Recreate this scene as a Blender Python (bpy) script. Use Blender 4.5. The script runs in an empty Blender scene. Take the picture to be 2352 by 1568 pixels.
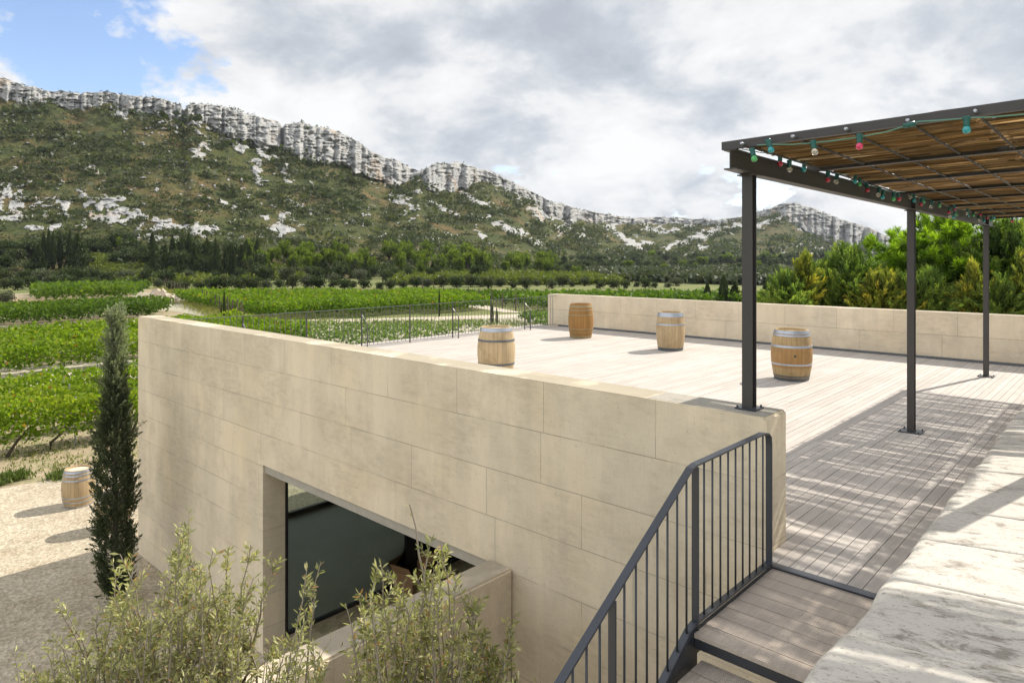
import bpy, bmesh, math, random
import numpy as np
from mathutils import Vector, Matrix

# ------------------------------------------------------------------ camera, sky, sun, exposure
scene = bpy.context.scene
COL = scene.collection
R = math.radians
SN, CS = 0.680200, 0.733027          # heading of the camera in the building's axes
CAMZ = 2.25
cam = bpy.data.objects.new('camera', bpy.data.cameras.new('camera'))
COL.objects.link(cam)
cam.location = (0, 0, CAMZ)
cam.rotation_euler = (R(90), 0, math.atan2(SN, CS))
cam.data.lens = 24.0
cam.data.sensor_width = 36.0
cam.data.shift_y = -(784 - 592) / 2352
cam.data.clip_start = 0.05
cam.data.clip_end = 20000
scene.camera = cam

SUN_EL, SUN_AZ = R(42), math.atan2(0.228, 0.9735)
sd = Vector((math.sin(SUN_AZ) * math.cos(SUN_EL), math.cos(SUN_AZ) * math.cos(SUN_EL), math.sin(SUN_EL)))
sun = bpy.data.objects.new('sun', bpy.data.lights.new('sun', 'SUN'))
COL.objects.link(sun)
sun.data.energy = 4.6
sun.data.angle = R(0.55)
sun.data.color = (1.0, 0.94, 0.85)
sun.rotation_euler = sd.to_track_quat('Z', 'Y').to_euler()
sun.location = (0, 0, 60)
scene.view_settings.view_transform = 'Standard'
scene.view_settings.look = 'None'
scene.view_settings.gamma = 1
scene.view_settings.exposure = 0.5
HAZE = 0.00006


class NT:
    """small node-tree writer"""
    def __init__(s, nt):
        s.nt = nt
        nt.nodes.clear()
    def n(s, t, **kw):
        nd = s.nt.nodes.new(t)
        for k, v in kw.items():
            if k.startswith('_'):
                setattr(nd, k[1:], v)
        for k, v in kw.items():
            if not k.startswith('_'):
                key = k.replace('__', ' ')
                inp = nd.inputs[int(key[1:])] if key[0] == 'i' and key[1:].isdigit() else nd.inputs[key]
                if isinstance(v, bpy.types.NodeSocket):
                    s.nt.links.new(v, inp)
                else:
                    if isinstance(v, (tuple, list)) and len(v) == 3 and inp.type == 'RGBA':
                        v = (*v, 1)
                    inp.default_value = v
        return nd
    def link(s, a, b):
        s.nt.links.new(a, b)
    def math(s, op, a, b=0.0, clamp=False):
        m = s.n('ShaderNodeMath', _operation=op, i0=a, i1=b)
        m.use_clamp = clamp
        return m.outputs[0]
    def noise(s, vec, scale, detail=4, rough=.55, dist=0.0):
        return s.n('ShaderNodeTexNoise', Vector=vec, Scale=scale, Detail=detail, Roughness=rough, Distortion=dist).outputs['Fac']
    def ramp(s, fac, stops, interp='LINEAR'):
        r = s.n('ShaderNodeValToRGB', Fac=fac)
        cr = r.color_ramp
        cr.interpolation = interp
        while len(cr.elements) < len(stops):
            cr.elements.new(0.5)
        for e, (p, c) in zip(cr.elements, stops):
            e.position = p
            e.color = (*c, 1) if isinstance(c, (tuple, list)) else (c, c, c, 1)
        return r.outputs['Color']
    def mix(s, f, a, b, mode='MIX'):
        m = s.n('ShaderNodeMix', _data_type='RGBA', _blend_type=mode)
        for sock, v in ((m.inputs[0], f), (m.inputs[6], a), (m.inputs[7], b)):
            if isinstance(v, bpy.types.NodeSocket):
                s.nt.links.new(v, sock)
            else:
                sock.default_value = (*v, 1) if isinstance(v, (tuple, list)) else v
        return m.outputs[2]
    def mapping(s, vec, scale=(1, 1, 1), loc=(0, 0, 0), rot=(0, 0, 0)):
        return s.n('ShaderNodeMapping', Vector=vec, Scale=scale, Location=loc, Rotation=rot).outputs[0]


def cam2w(xc, yc, z=0.0):
    return (CS * xc - SN * yc, SN * xc + CS * yc, z)

# world: Nishita sky behind procedural cumulus
world = bpy.data.worlds.new('World')
scene.world = world
world.use_nodes = True
w = NT(world.node_tree)
sky = w.n('ShaderNodeTexSky', _sky_type='NISHITA', _sun_disc=False, _sun_elevation=SUN_EL, _sun_rotation=SUN_AZ, _altitude=100.0,
          _air_density=1.0, _dust_density=0.6, _ozone_density=1.6)
tc = w.n('ShaderNodeTexCoord').outputs['Generated']
sp = w.n('ShaderNodeSeparateXYZ', Vector=tc)
den = w.math('ADD', w.math('MAXIMUM', sp.outputs[2], 0.0), 0.42)
cx_ = w.math('DIVIDE', sp.outputs[0], den)
cy_ = w.math('DIVIDE', sp.outputs[1], den)
cv = w.n('ShaderNodeCombineXYZ', X=cx_, Y=cy_, Z=w.math('MULTIPLY', w.math('DIVIDE', sp.outputs[2], den), .7)).outputs[0]
cvm = w.mapping(cv, scale=(1, 1, 1), loc=(3.1, 7.7, 0))
dv3 = w.mapping(cv, loc=(2.3, 5.1, .4))
n_cover = w.noise(dv3, 2.1, 9, .6, .1)
n_shade = w.noise(w.mapping(cv, loc=(7.3, 1.9, 3.0)), 2.7, 9, .58, .25)
n_puff = w.noise(w.mapping(cv, loc=(5.3, 1.9, 0)), 5.5, 8, .62, .2)
# blue gap towards the upper left of the view
gap = Vector(cam2w((95 - 1176) / 1568, 1.0, (592 - 105) / 1568)).normalized()
gd = w.n('ShaderNodeVectorMath', _operation='DISTANCE')
w.link(w.n('ShaderNodeVectorMath', _operation='NORMALIZE', i0=tc).outputs[0], gd.inputs[0])
gd.inputs[1].default_value = gap
gapf = w.n('ShaderNodeMapRange', Value=gd.outputs['Value'], i1=0.03, i2=0.17, i3=0.085, i4=-0.03).outputs[0]
cov0 = w.math('SUBTRACT', w.math('ADD', w.math('MULTIPLY', n_cover, .8), w.math('MULTIPLY', n_puff, .22)), gapf)
cover = w.n('ShaderNodeMapRange', Value=cov0, i1=0.405, i2=0.455, i3=0.0, i4=1.0).outputs[0]
shade = w.math('ADD', w.math('MULTIPLY', n_shade, .78), w.math('MULTIPLY', n_puff, .22))
ccol = w.ramp(shade, [(.40, (.70, .70, .70)), (.48, (.61, .615, .625)), (.525, (.50, .52, .55)), (.575, (.40, .43, .475)), (.64, (.33, .36, .41))])
# clouds seen with the sun behind the viewer are lit from the front and brighter
ad = w.n('ShaderNodeVectorMath', _operation='DOT_PRODUCT')
w.link(tc, ad.inputs[0]); ad.inputs[1].default_value = (-0.228, -0.9735, 0.1)
front_lit = w.n('ShaderNodeMapRange', Value=ad.outputs['Value'], i1=-.1, i2=.8, i3=1.0, i4=1.75).outputs[0]
fl = w.n('ShaderNodeCombineXYZ', X=front_lit, Y=front_lit, Z=front_lit).outputs[0]
ccol = w.mix(1.0, ccol, fl, 'MULTIPLY')
skyc = w.mix(1.0, sky.outputs[0], (.14, .14, .15), 'MULTIPLY')
fin = w.mix(cover, skyc, ccol)
bg = w.n('ShaderNodeBackground', Color=fin, Strength=1.0)
# the world keeps the physical sky at 0.14 (multiplied above) and the clouds at their own radiance
out = w.n('ShaderNodeOutputWorld', Surface=bg.outputs[0])

# ------------------------------------------------------------------ helpers
def tag(o, label=None, cat=None, group=None, kind=None):
    if label: o['label'] = label
    if cat: o['category'] = cat
    if group: o['group'] = group
    if kind: o['kind'] = kind
    return o

def empty(name, loc=(0, 0, 0), rz=0, **kw):
    o = bpy.data.objects.new(name, None)
    COL.objects.link(o)
    o.location = loc
    o.rotation_euler = (0, 0, rz)
    o.empty_display_size = .2
    return tag(o, **kw)

def link_mesh(name, me, m, parent=None, smooth=False):
    o = bpy.data.objects.new(name, me)
    COL.objects.link(o)
    if m is not None:
        me.materials.append(m)
    if smooth:
        me.polygons.foreach_set('use_smooth', [True] * len(me.polygons))
    if parent is not None:
        o.parent = parent
    return o

class MB:
    """collects simple solids into one mesh"""
    def __init__(s):
        s.v = []; s.f = []
    def add(s, vs, fs):
        b = len(s.v)
        s.v += [tuple(p) for p in vs]
        s.f += [tuple(b + i for i in f) for f in fs]
    def box(s, x0, x1, y0, y1, z0, z1, bev=0.0):
        if bev <= 0:
            vs = [(x0, y0, z0), (x1, y0, z0), (x1, y1, z0), (x0, y1, z0), (x0, y0, z1), (x1, y0, z1), (x1, y1, z1), (x0, y1, z1)]
            s.add(vs, [(0, 3, 2, 1), (4, 5, 6, 7), (0, 1, 5, 4), (1, 2, 6, 5), (2, 3, 7, 6), (3, 0, 4, 7)])
            return
        bm = bmesh.new()
        bmesh.ops.create_cube(bm, size=1)
        for v in bm.verts:
            v.co = Vector((x0 if v.co.x < 0 else x1, y0 if v.co.y < 0 else y1, z0 if v.co.z < 0 else z1))
        bmesh.ops.bevel(bm, geom=bm.edges[:], offset=bev, segments=2, affect='EDGES')
        bm.verts.index_update()
        s.add([v.co[:] for v in bm.verts], [[v.index for v in f.verts] for f in bm.faces])
        bm.free()
    def tube(s, pts, r, n=6, cap=True, flat=None):
        """sweep; r scalar or list; flat=(w,h) gives a rectangular bar"""
        pts = [Vector(p) for p in pts]
        rs = r if isinstance(r, (list, tuple)) else [r] * len(pts)
        rings = []
        up = Vector((0, 0, 1))
        for i, p in enumerate(pts):
            a = pts[max(i - 1, 0)]; b = pts[min(i + 1, len(pts) - 1)]
            d = (b - a).normalized()
            ref = up if abs(d.z) < .95 else Vector((0, 1, 0))
            x = d.cross(ref).normalized(); y = x.cross(d).normalized()
            ring = []
            if flat:
                for sx, sy in ((-1, -1), (1, -1), (1, 1), (-1, 1)):
                    ring.append(p + x * sx * flat[0] / 2 + y * sy * flat[1] / 2)
            else:
                for k in range(n):
                    t = 2 * math.pi * k / n
                    ring.append(p + (x * math.cos(t) + y * math.sin(t)) * rs[i])
            rings.append(ring)
        m = len(rings[0])
        vs = [q for rg in rings for q in rg]
        fs = []
        for i in range(len(rings) - 1):
            for k in range(m):
                fs.append((i * m + k, i * m + (k + 1) % m, (i + 1) * m + (k + 1) % m, (i + 1) * m + k))
        if cap:
            fs.append(tuple(range(m))[::-1]); fs.append(tuple((len(rings) - 1) * m + k for k in range(m)))
        s.add(vs, fs)
    def lathe(s, prof, c=(0, 0, 0), n=40, closed=False):
        vs = []; fs = []
        for (r, z) in prof:
            for k in range(n):
                t = 2 * math.pi * k / n
                vs.append((c[0] + r * math.cos(t), c[1] + r * math.sin(t), c[2] + z))
        m = len(prof)
        for i in range(m - (0 if closed else 1)):
            for k in range(n):
                j = (i + 1) % m
                fs.append((i * n + k, i * n + (k + 1) % n, j * n + (k + 1) % n, j * n + k))
        s.add(vs, fs)
    def build(s, name, m, parent=None, smooth=False):
        me = bpy.data.meshes.new(name)
        me.from_pydata(s.v, [], s.f)
        me.update()
        return link_mesh(name, me, m, parent, smooth)

def smooth_angle(o, a=40):
    me = o.data
    bm = bmesh.new(); bm.from_mesh(me)
    bmesh.ops.recalc_face_normals(bm, faces=bm.faces[:])
    for e in bm.edges:
        if len(e.link_faces) == 2 and e.calc_face_angle(0) > R(a):
            e.smooth = False
    for f in bm.faces: f.smooth = True
    bm.to_mesh(me); bm.free()
    return o

def quads(name, V, m, parent=None, tint=None, ids=None, link=True):
    """V: (n,4,3) array of separate quads -> mesh"""
    n = len(V)
    me = bpy.data.meshes.new(name)
    me.vertices.add(4 * n)
    me.vertices.foreach_set('co', np.ascontiguousarray(V, dtype=np.float32).ravel())
    me.loops.add(4 * n)
    me.loops.foreach_set('vertex_index', np.arange(4 * n, dtype=np.int32))
    me.polygons.add(n)
    me.polygons.foreach_set('loop_start', np.arange(0, 4 * n, 4, dtype=np.int32))
    me.polygons.foreach_set('loop_total', np.full(n, 4, dtype=np.int32))
    me.update(calc_edges=True)
    if tint is not None:
        at = me.attributes.new('tint', 'FLOAT', 'POINT')
        at.data.foreach_set('value', np.repeat(tint.astype(np.float32), 4))
    if not link:
        me.materials.append(m)
        return me
    return link_mesh(name, me, m, parent)

def grid_mesh(name, V, m, parent=None, attrs=None, smooth=True):
    """V: (a,b,3) grid"""
    a, b = V.shape[:2]
    me = bpy.data.meshes.new(name)
    me.vertices.add(a * b)
    me.vertices.foreach_set('co', np.ascontiguousarray(V, dtype=np.float32).ravel())
    i = np.arange(a * b).reshape(a, b)
    F = np.stack([i[:-1, :-1], i[:-1, 1:], i[1:, 1:], i[1:, :-1]], -1).reshape(-1)
    n = len(F) // 4
    me.loops.add(4 * n)
    me.loops.foreach_set('vertex_index', F.astype(np.int32))
    me.polygons.add(n)
    me.polygons.foreach_set('loop_start', np.arange(0, 4 * n, 4, dtype=np.int32))
    me.polygons.foreach_set('loop_total', np.full(n, 4, dtype=np.int32))
    me.update(calc_edges=True)
    for k, A in (attrs or {}).items():
        at = me.attributes.new(k, 'FLOAT', 'POINT')
        at.data.foreach_set('value', A.astype(np.float32).ravel())
    return link_mesh(name, me, m, parent, smooth)

def cards(C, L, W, rng, D=None, spread=1.0, bend=0.0):
    """diamond leaves: centres C (n,3), long axis D (or random) with spread, length L, width W"""
    n = len(C)
    A = rng.normal(size=(n, 3))
    if D is not None:
        A = D + A * spread * .5
    A /= np.linalg.norm(A, axis=1, keepdims=True) + 1e-9
    B = np.cross(A, rng.normal(size=(n, 3)))
    B /= np.linalg.norm(B, axis=1, keepdims=True) + 1e-9
    L = np.broadcast_to(L, (n,))[:, None] / 2; W = np.broadcast_to(W, (n,))[:, None] / 2
    return np.stack([C - A * L, C + B * W - A * L * .1, C + A * L, C - B * W - A * L * .1], 1)

def vnoise(x, y, seed=0):
    xi = np.floor(x).astype(np.int64); yi = np.floor(y).astype(np.int64)
    xf = x - xi; yf = y - yi
    xf = xf * xf * (3 - 2 * xf); yf = yf * yf * (3 - 2 * yf)
    def h(a, b):
        k = (a * 374761393 + b * 668265263 + seed * 1442695041) & 0x7fffffff
        k = ((k ^ (k >> 13)) * 1274126177) & 0x7fffffff
        return ((k ^ (k >> 16)) & 0xffffff) / float(0xffffff)
    return (h(xi, yi) * (1 - xf) + h(xi + 1, yi) * xf) * (1 - yf) + (h(xi, yi + 1) * (1 - xf) + h(xi + 1, yi + 1) * xf) * yf

def fbm(x, y, o=5, seed=0, rough=.5):
    s = 0; a = 1; t = 0
    for i in range(o):
        s = s + a * vnoise(x * 2 ** i, y * 2 ** i, seed + i * 17); t += a; a *= rough
    return s / t

def copy_tree(o, parent=None):
    c = o.copy(); COL.objects.link(c)
    if parent is not None: c.parent = parent
    for ch in list(o.children):
        copy_tree(ch, c)
    return c

# picture geometry used to measure places (2352 px wide copy of the photograph)
FP, UC, VH = 1568., 1176., 592.
def gpt(u, v, z=-3.88):
    d = (z - CAMZ) * FP / (VH - v)
    x = (u - UC) / FP * d
    return cam2w(x, d, z)
def on_x(u, v, X):
    r = (u - UC) / FP; a = CS * r - SN; d = X / a
    return Vector((X, (SN * r + CS) * d, CAMZ + (VH - v) / FP * d))
def on_y(u, v, Y):
    r = (u - UC) / FP; a = SN * r + CS; d = Y / a
    return Vector(((CS * r - SN) * d, Y, CAMZ + (VH - v) / FP * d))
ZG = -3.88

# ------------------------------------------------------------------ materials
def new_mat(name):
    m = bpy.data.materials.new(name)
    m.use_nodes = True
    return m, NT(m.node_tree)

def finish(t, color, rough=.8, metal=0.0, bump=None, bstr=.3, bdist=.02, spec=.5):
    p = t.n('ShaderNodeBsdfPrincipled', Roughness=rough, Metallic=metal)
    p.inputs['Specular IOR Level'].default_value = spec
    if isinstance(color, bpy.types.NodeSocket): t.link(color, p.inputs['Base Color'])
    else: p.inputs['Base Color'].default_value = (*color, 1)
    if bump is not None:
        b = t.n('ShaderNodeBump', Strength=bstr, Distance=bdist, Height=bump)
        t.link(b.outputs[0], p.inputs['Normal'])
    t.n('ShaderNodeOutputMaterial', Surface=p.outputs[0])
    return p

def plain(name, c, rough=.6, metal=0., var=.15, scale=8., bump=0.0, spec=.5):
    m, t = new_mat(name)
    o = t.n('ShaderNodeTexCoord').outputs['Object']
    n = t.noise(o, scale, 5, .6)
    col = t.mix(n, tuple(x * (1 - var) for x in c), tuple(min(1, x * (1 + var)) for x in c))
    finish(t, col, rough, metal, n if bump else None, bump, .01, spec)
    return m

def limestone(name, base, course=.5, length=1.25, zoff=1.04, axis='XZ', stain=1.0, mort=.0035, mfade=(.42, .52)):
    m, t = new_mat(name)
    o = t.n('ShaderNodeTexCoord').outputs['Object']
    s = t.n('ShaderNodeSeparateXYZ', Vector=o)
    hx = t.math('ADD', s.outputs[0], s.outputs[1])
    hz = t.math('ADD', s.outputs[2], -zoff + 40 * course)
    if axis == 'XY': hz = s.outputs[1]; hx = s.outputs[0]
    vec = t.n('ShaderNodeCombineXYZ', X=t.math('ADD', hx, 60.0), Y=hz, Z=0.0).outputs[0]
    def brick(off, w):
        return t.n('ShaderNodeTexBrick', _offset=off, _offset_frequency=3, _squash=1.35, _squash_frequency=2, Vector=vec, Scale=1.0, Color1=(0, 0, 0), Color2=(1, 1, 1), Mortar=(.5, .5, .5),
                   Mortar__Size=mort, Mortar__Smooth=.15, Bias=0.0, Brick__Width=w, Row__Height=course)
    br = brick(.37, length)
    bc = br.outputs['Color']; mo = br.outputs['Fac']
    big = t.noise(o, .95, 6, .62)
    streakv = t.noise(t.mapping(o, (3.2, 3.2, .32)), 1.0, 5, .6)
    comb = t.noise(t.mapping(o, (4.5, 4.5, 16)), 1.0, 6, .7, .3)
    comb2 = t.noise(t.mapping(o, (60, 60, 5)), 1.0, 3, .6)
    fine = t.noise(o, 28, 5, .7)
    c = t.mix(t.ramp(bc, [(0, 0.0), (1, 1.0)]), tuple(x * .94 for x in base), (base[0] * 1.04, base[1] * 1.02, base[2] * 1.0))
    warm = t.noise(t.mapping(o, (1, 1, 1), (9, 4, 2)), .9, 3, .5)
    c = t.mix(t.ramp(warm, [(.52, 0.0), (.72, .38 * stain)]), c, (base[0] * .98, base[1] * .86, base[2] * .66))
    c = t.mix(t.ramp(streakv, [(.40, .45 * stain), (.58, 0.0)]), c, tuple(x * .80 for x in base))
    dk = t.math('MULTIPLY', t.ramp(big, [(.43, 1.0), (.57, 0.0)]), t.ramp(comb, [(.36, 1.0), (.60, .35)]))
    c = t.mix(t.math('MULTIPLY', dk, .62 * stain), c, (base[0] * .62, base[1] * .60, base[2] * .58))
    c = t.mix(t.ramp(comb, [(.3, .10), (.45, 0.0)]), c, tuple(x * .74 for x in base))
    c = t.mix(t.ramp(comb2, [(.33, .22), (.5, 0.0)]), c, tuple(x * .7 for x in base))
    spots = t.ramp(fine, [(.31, .6), (.38, 0.0)])
    c = t.mix(spots, c, tuple(x * .5 for x in base))
    mfn = t.ramp(t.noise(o, 1.3, 3, .6), [(mfade[0], .25), (mfade[1], 1.0)])
    mm = t.math('MULTIPLY', mo, mfn)
    c = t.mix(t.math('MULTIPLY', mm, .7), c, tuple(x * .38 for x in base))
    h = t.math('SUBTRACT', t.math('ADD', t.math('MULTIPLY', comb, .2), t.math('MULTIPLY', fine, .5)), t.math('MULTIPLY', mm, 1.6))
    finish(t, c, .9, 0, h, .6, .014, .25)
    return m

LIME = (.745, .65, .485)
M = {}
M['wall'] = limestone('limestone_wall', LIME)
M['rear'] = limestone('limestone_rear_wall', (.76, .655, .49), mfade=(.36, .46))
M['lowwall'] = limestone('limestone_low_wall', (.74, .64, .49), zoff=-.91, stain=1.1)

def coping_mat(name, base, dark, pits=1.0):
    m, t = new_mat(name)
    o = t.n('ShaderNodeTexCoord').outputs['Object']
    a = t.noise(o, 1.4, 5, .6)
    b = t.noise(t.mapping(o, (1, 1.9, 1)), 5, 8, .72, .5)
    c2 = t.noise(t.mapping(o, (1, 2.4, 1), (4, 4, 4)), 30, 6, .78)
    c = t.mix(a, tuple(x * .9 for x in base), base)
    patch = t.math('MULTIPLY', t.ramp(b, [(.50, 0.0), (.60, 1.0)]), t.ramp(t.noise(o, 2.3, 4, .6), [(.40, 0.0), (.56, 1.0)]))
    c = t.mix(t.math('MULTIPLY', patch, .85 * pits), c, dark)
    c = t.mix(t.ramp(c2, [(.56, 0.0), (.63, .8 * pits)]), c, tuple(x * .75 for x in dark))
    h = t.math('ADD', t.math('MULTIPLY', b, -.3), t.math('MULTIPLY', c2, -.8))
    finish(t, c, .92, 0, h, .35, .012, .2)
    return m
M['coping'] = coping_mat('weathered_coping', (.62, .575, .50), (.23, .20, .16))

def wood_deck(name, c1, c2):
    m, t = new_mat(name)
    o = t.n('ShaderNodeTexCoord').outputs['Object']
    at = t.n('ShaderNodeAttribute', _attribute_name='tint').outputs['Fac']
    g = t.noise(t.mapping(o, (38, 1.4, 8)), 1, 5, .6)
    g2 = t.noise(o, 1.2, 4, .6)
    c = t.mix(at, c1, c2)
    c = t.mix(t.ramp(g, [(.35, .35), (.6, 0.0)]), c, tuple(x * .68 for x in c1))
    c = t.mix(t.ramp(g2, [(.4, .25), (.6, 0.0)]), c, tuple(x * .75 for x in c1))
    # fine machined grooves along the board
    sx = t.n('ShaderNodeSeparateXYZ', Vector=o).outputs[0]
    gr = t.math('SINE', t.math('MULTIPLY', sx, 2 * math.pi / .0145))
    finish(t, c, .8, 0, t.math('ADD', t.math('MULTIPLY', gr, .25), g), .35, .004, .3)
    return m
M['deck'] = wood_deck('deck_boards', (.475, .425, .375), (.57, .52, .465))
M['landing'] = wood_deck('landing_boards', (.50, .43, .36), (.60, .53, .45))

M['steel'] = plain('brown_steel', (.048, .044, .042), .45, .0, .18, 5, .05, .5)
M['steelrail'] = plain('blue_black_steel', (.035, .040, .050), .38, .0, .2, 9, .05, .6)
M['farrail'] = plain('grey_rail_steel', (.11, .11, .105), .45, .3, .2, 9)
M['galv'] = plain('galvanised_steel', (.42, .45, .50), .38, .75, .15, 22)
M['darksteel'] = plain('dark_hoop_steel', (.13, .14, .15), .5, .5, .3, 30)
M['rusthoop'] = plain('stained_hoop', (.30, .24, .12), .6, .2, .3, 25)
M['black'] = plain('black_frame', (.012, .013, .014), .4)
M['floorin'] = plain('polished_concrete', (.40, .44, .40), .5, 0, .25, 1.3)
M['dim'] = plain('grey_plaster', (.45, .44, .41), .9)
M['cardboard'] = plain('cardboard', (.30, .18, .09), .85, 0, .08, 10)
M['lintel'] = plain('grey_lintel', (.36, .335, .28), .8, 0, .2, 6, .2)

def stave_mat(name, c, dark, mid=None, stain=.5):
    m, t = new_mat(name)
    o = t.n('ShaderNodeTexCoord').outputs['Object']
    s = t.n('ShaderNodeSeparateXYZ', Vector=o)
    ang = t.math('ARCTAN2', s.outputs[1], s.outputs[0])
    k = t.math('MULTIPLY', ang, 26 / (2 * math.pi))
    fr = t.math('FRACT', t.math('ADD', k, 40.0))
    idn = t.n('ShaderNodeTexWhiteNoise', _noise_dimensions='1D', W=t.math('FLOOR', t.math('ADD', k, 40.0))).outputs['Value']
    edge = t.math('ABSOLUTE', t.math('SUBTRACT', fr, .5))
    seam = t.ramp(edge, [(.455, 0.0), (.49, 1.0)])
    gv = t.n('ShaderNodeCombineXYZ', X=t.math('MULTIPLY', ang, 7.0), Y=t.math('MULTIPLY', s.outputs[2], 1.5), Z=idn).outputs[0]
    g = t.noise(gv, 2.2, 6, .65)
    cc = t.mix(idn, tuple(x * .86 for x in c), tuple(x * 1.08 for x in c))
    cc = t.mix(t.ramp(g, [(.35, .55), (.65, 0.0)]), cc, tuple(x * .66 for x in c))
    if mid:
        band = t.math('ABSOLUTE', t.math('SUBTRACT', s.outputs[2], .42))
        b = t.math('MULTIPLY', t.ramp(band, [(.16, 1.0), (.20, 0.0)]), t.ramp(g, [(.3, .95), (.75, .45)]))
        cc = t.mix(b, cc, mid)
    big = t.noise(o, 3.2, 5, .65)
    cc = t.mix(t.ramp(big, [(.5, 0.0), (.66, stain)]), cc, dark)
    cc = t.mix(t.math('MULTIPLY', seam, .7), cc, tuple(x * .3 for x in c))
    finish(t, cc, .62, 0, t.math('SUBTRACT', g, seam), .35, .006, .35)
    return m
M['stave_pale'] = stave_mat('pale_oak_staves', (.55, .42, .245), (.26, .17, .09), None, .6)
M['stave_tan'] = stave_mat('tan_oak_staves', (.50, .37, .21), (.27, .18, .09), None, .55)
M['stave_brown'] = stave_mat('brown_oak_staves', (.36, .19, .055), (.22, .11, .03), None, .6)
M['stave_orange'] = stave_mat('golden_oak_staves', (.47, .33, .16), (.24, .15, .07), (.33, .17, .05), .55)
M['head_pale'] = plain('pale_barrel_head', (.62, .52, .38), .8, 0, .12, 12)
M['head_dark'] = plain('brown_barrel_head', (.33, .22, .11), .8, 0, .2, 12)

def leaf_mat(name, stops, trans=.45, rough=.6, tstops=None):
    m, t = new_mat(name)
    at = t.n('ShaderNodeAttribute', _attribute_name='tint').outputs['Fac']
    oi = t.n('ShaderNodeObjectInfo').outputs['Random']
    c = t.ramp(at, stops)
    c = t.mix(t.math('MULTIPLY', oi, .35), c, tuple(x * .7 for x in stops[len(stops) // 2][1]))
    tcx = t.mix(1.0, c, (1.35, 1.5, .7), 'MULTIPLY')
    d = t.n('ShaderNodeBsdfPrincipled', Base__Color=c, Roughness=rough)
    d.inputs['Specular IOR Level'].default_value = .25
    tr = t.n('ShaderNodeBsdfTranslucent', Color=tcx)
    mx = t.n('ShaderNodeMixShader', i0=trans, i1=d.outputs[0], i2=tr.outputs[0])
    t.n('ShaderNodeOutputMaterial', Surface=mx.outputs[0])
    return m
M['vine'] = leaf_mat('vine_leaves', [(0, (.035, .075, .010)), (.35, (.085, .15, .012)), (.7, (.17, .25, .015)), (.93, (.28, .32, .025)), (1, (.36, .17, .03))], .5)
M['vine_far'] = leaf_mat('far_vine_leaves', [(0, (.03, .065, .010)), (.5, (.08, .14, .013)), (1, (.18, .24, .02))], .45)
M['vine_young'] = leaf_mat('young_vine_leaves', [(0, (.05, .10, .02)), (.5, (.10, .17, .03)), (1, (.19, .24, .05))], .4)
M['vine_dull'] = leaf_mat('hill_vine_leaves', [(0, (.05, .075, .015)), (.5, (.11, .14, .02)), (1, (.22, .22, .04))], .35)
M['olive'] = leaf_mat('olive_leaves', [(0, (.06, .08, .022)), (.35, (.19, .20, .06)), (.7, (.44, .43, .17)), (.92, (.66, .63, .38)), (.95, (.42, .20, .07)), (1, (.30, .13, .06))], .3)
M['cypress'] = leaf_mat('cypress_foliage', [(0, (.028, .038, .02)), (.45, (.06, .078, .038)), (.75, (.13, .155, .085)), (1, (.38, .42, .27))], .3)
M['darktree'] = leaf_mat('dark_foliage', [(0, (.018, .032, .011)), (.5, (.038, .058, .018)), (1, (.08, .105, .028))], .25)
M['shrub'] = leaf_mat('shrub_foliage', [(0, (.022, .032, .012)), (.5, (.05, .066, .024)), (1, (.105, .12, .045))], .25)
M['greyshrub'] = leaf_mat('grey_shrub_foliage', [(0, (.035, .045, .025)), (.5, (.075, .09, .05)), (1, (.14, .155, .095))], .2)
M['pine'] = leaf_mat('pine_foliage', [(0, (.022, .042, .009)), (.45, (.075, .115, .012)), (1, (.24, .30, .025))], .42)
M['bigpine'] = leaf_mat('big_pine_needles', [(0, (.02, .045, .008)), (.45, (.10, .18, .015)), (1, (.32, .46, .03))], .5)
M['thuja'] = leaf_mat('thuja_sprays', [(0, (.02, .04, .012)), (.45, (.08, .135, .03)), (.8, (.19, .27, .055)), (1, (.36, .41, .08))], .42)
M['thuja_y'] = leaf_mat('yellow_thuja_sprays', [(0, (.035, .055, .014)), (.45, (.12, .16, .03)), (.75, (.30, .32, .045)), (1, (.62, .50, .08))], .4)
M['scrub'] = leaf_mat('scrub_foliage', [(0, (.028, .042, .022)), (.5, (.06, .078, .03)), (.9, (.12, .125, .04)), (1, (.2, .2, .04))], .3)
M['grass'] = leaf_mat('grass_blades', [(0, (.06, .09, .02)), (.5, (.13, .17, .04)), (1, (.34, .30, .11))], .4)
M['bark'] = plain('bark', (.10, .075, .055), .9, 0, .3, 12, .4)
M['twig'] = plain('grey_twigs', (.30, .26, .21), .85, 0, .25, 20)
M['post'] = plain('weathered_post', (.09, .07, .05), .9, 0, .3, 9)
M['vinepost'] = plain('zinc_vine_post', (.34, .35, .34), .5, .4, .2, 9)

def straw_mat():
    m, t = new_mat('heather_twigs')
    at = t.n('ShaderNodeAttribute', _attribute_name='tint').outputs['Fac']
    c = t.ramp(at, [(0, (.09, .058, .028)), (.35, (.25, .17, .085)), (.75, (.50, .37, .20)), (1, (.86, .74, .50))])
    d = t.n('ShaderNodeBsdfPrincipled', Base__Color=c, Roughness=.7)
    tr = t.n('ShaderNodeBsdfTranslucent', Color=t.mix(1.0, c, (1.1, 1.0, .85), 'MULTIPLY'))
    mx = t.n('ShaderNodeMixShader', i0=.5, i1=d.outputs[0], i2=tr.outputs[0])
    t.n('ShaderNodeOutputMaterial', Surface=mx.outputs[0])
    return m
M['straw'] = straw_mat()

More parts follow.
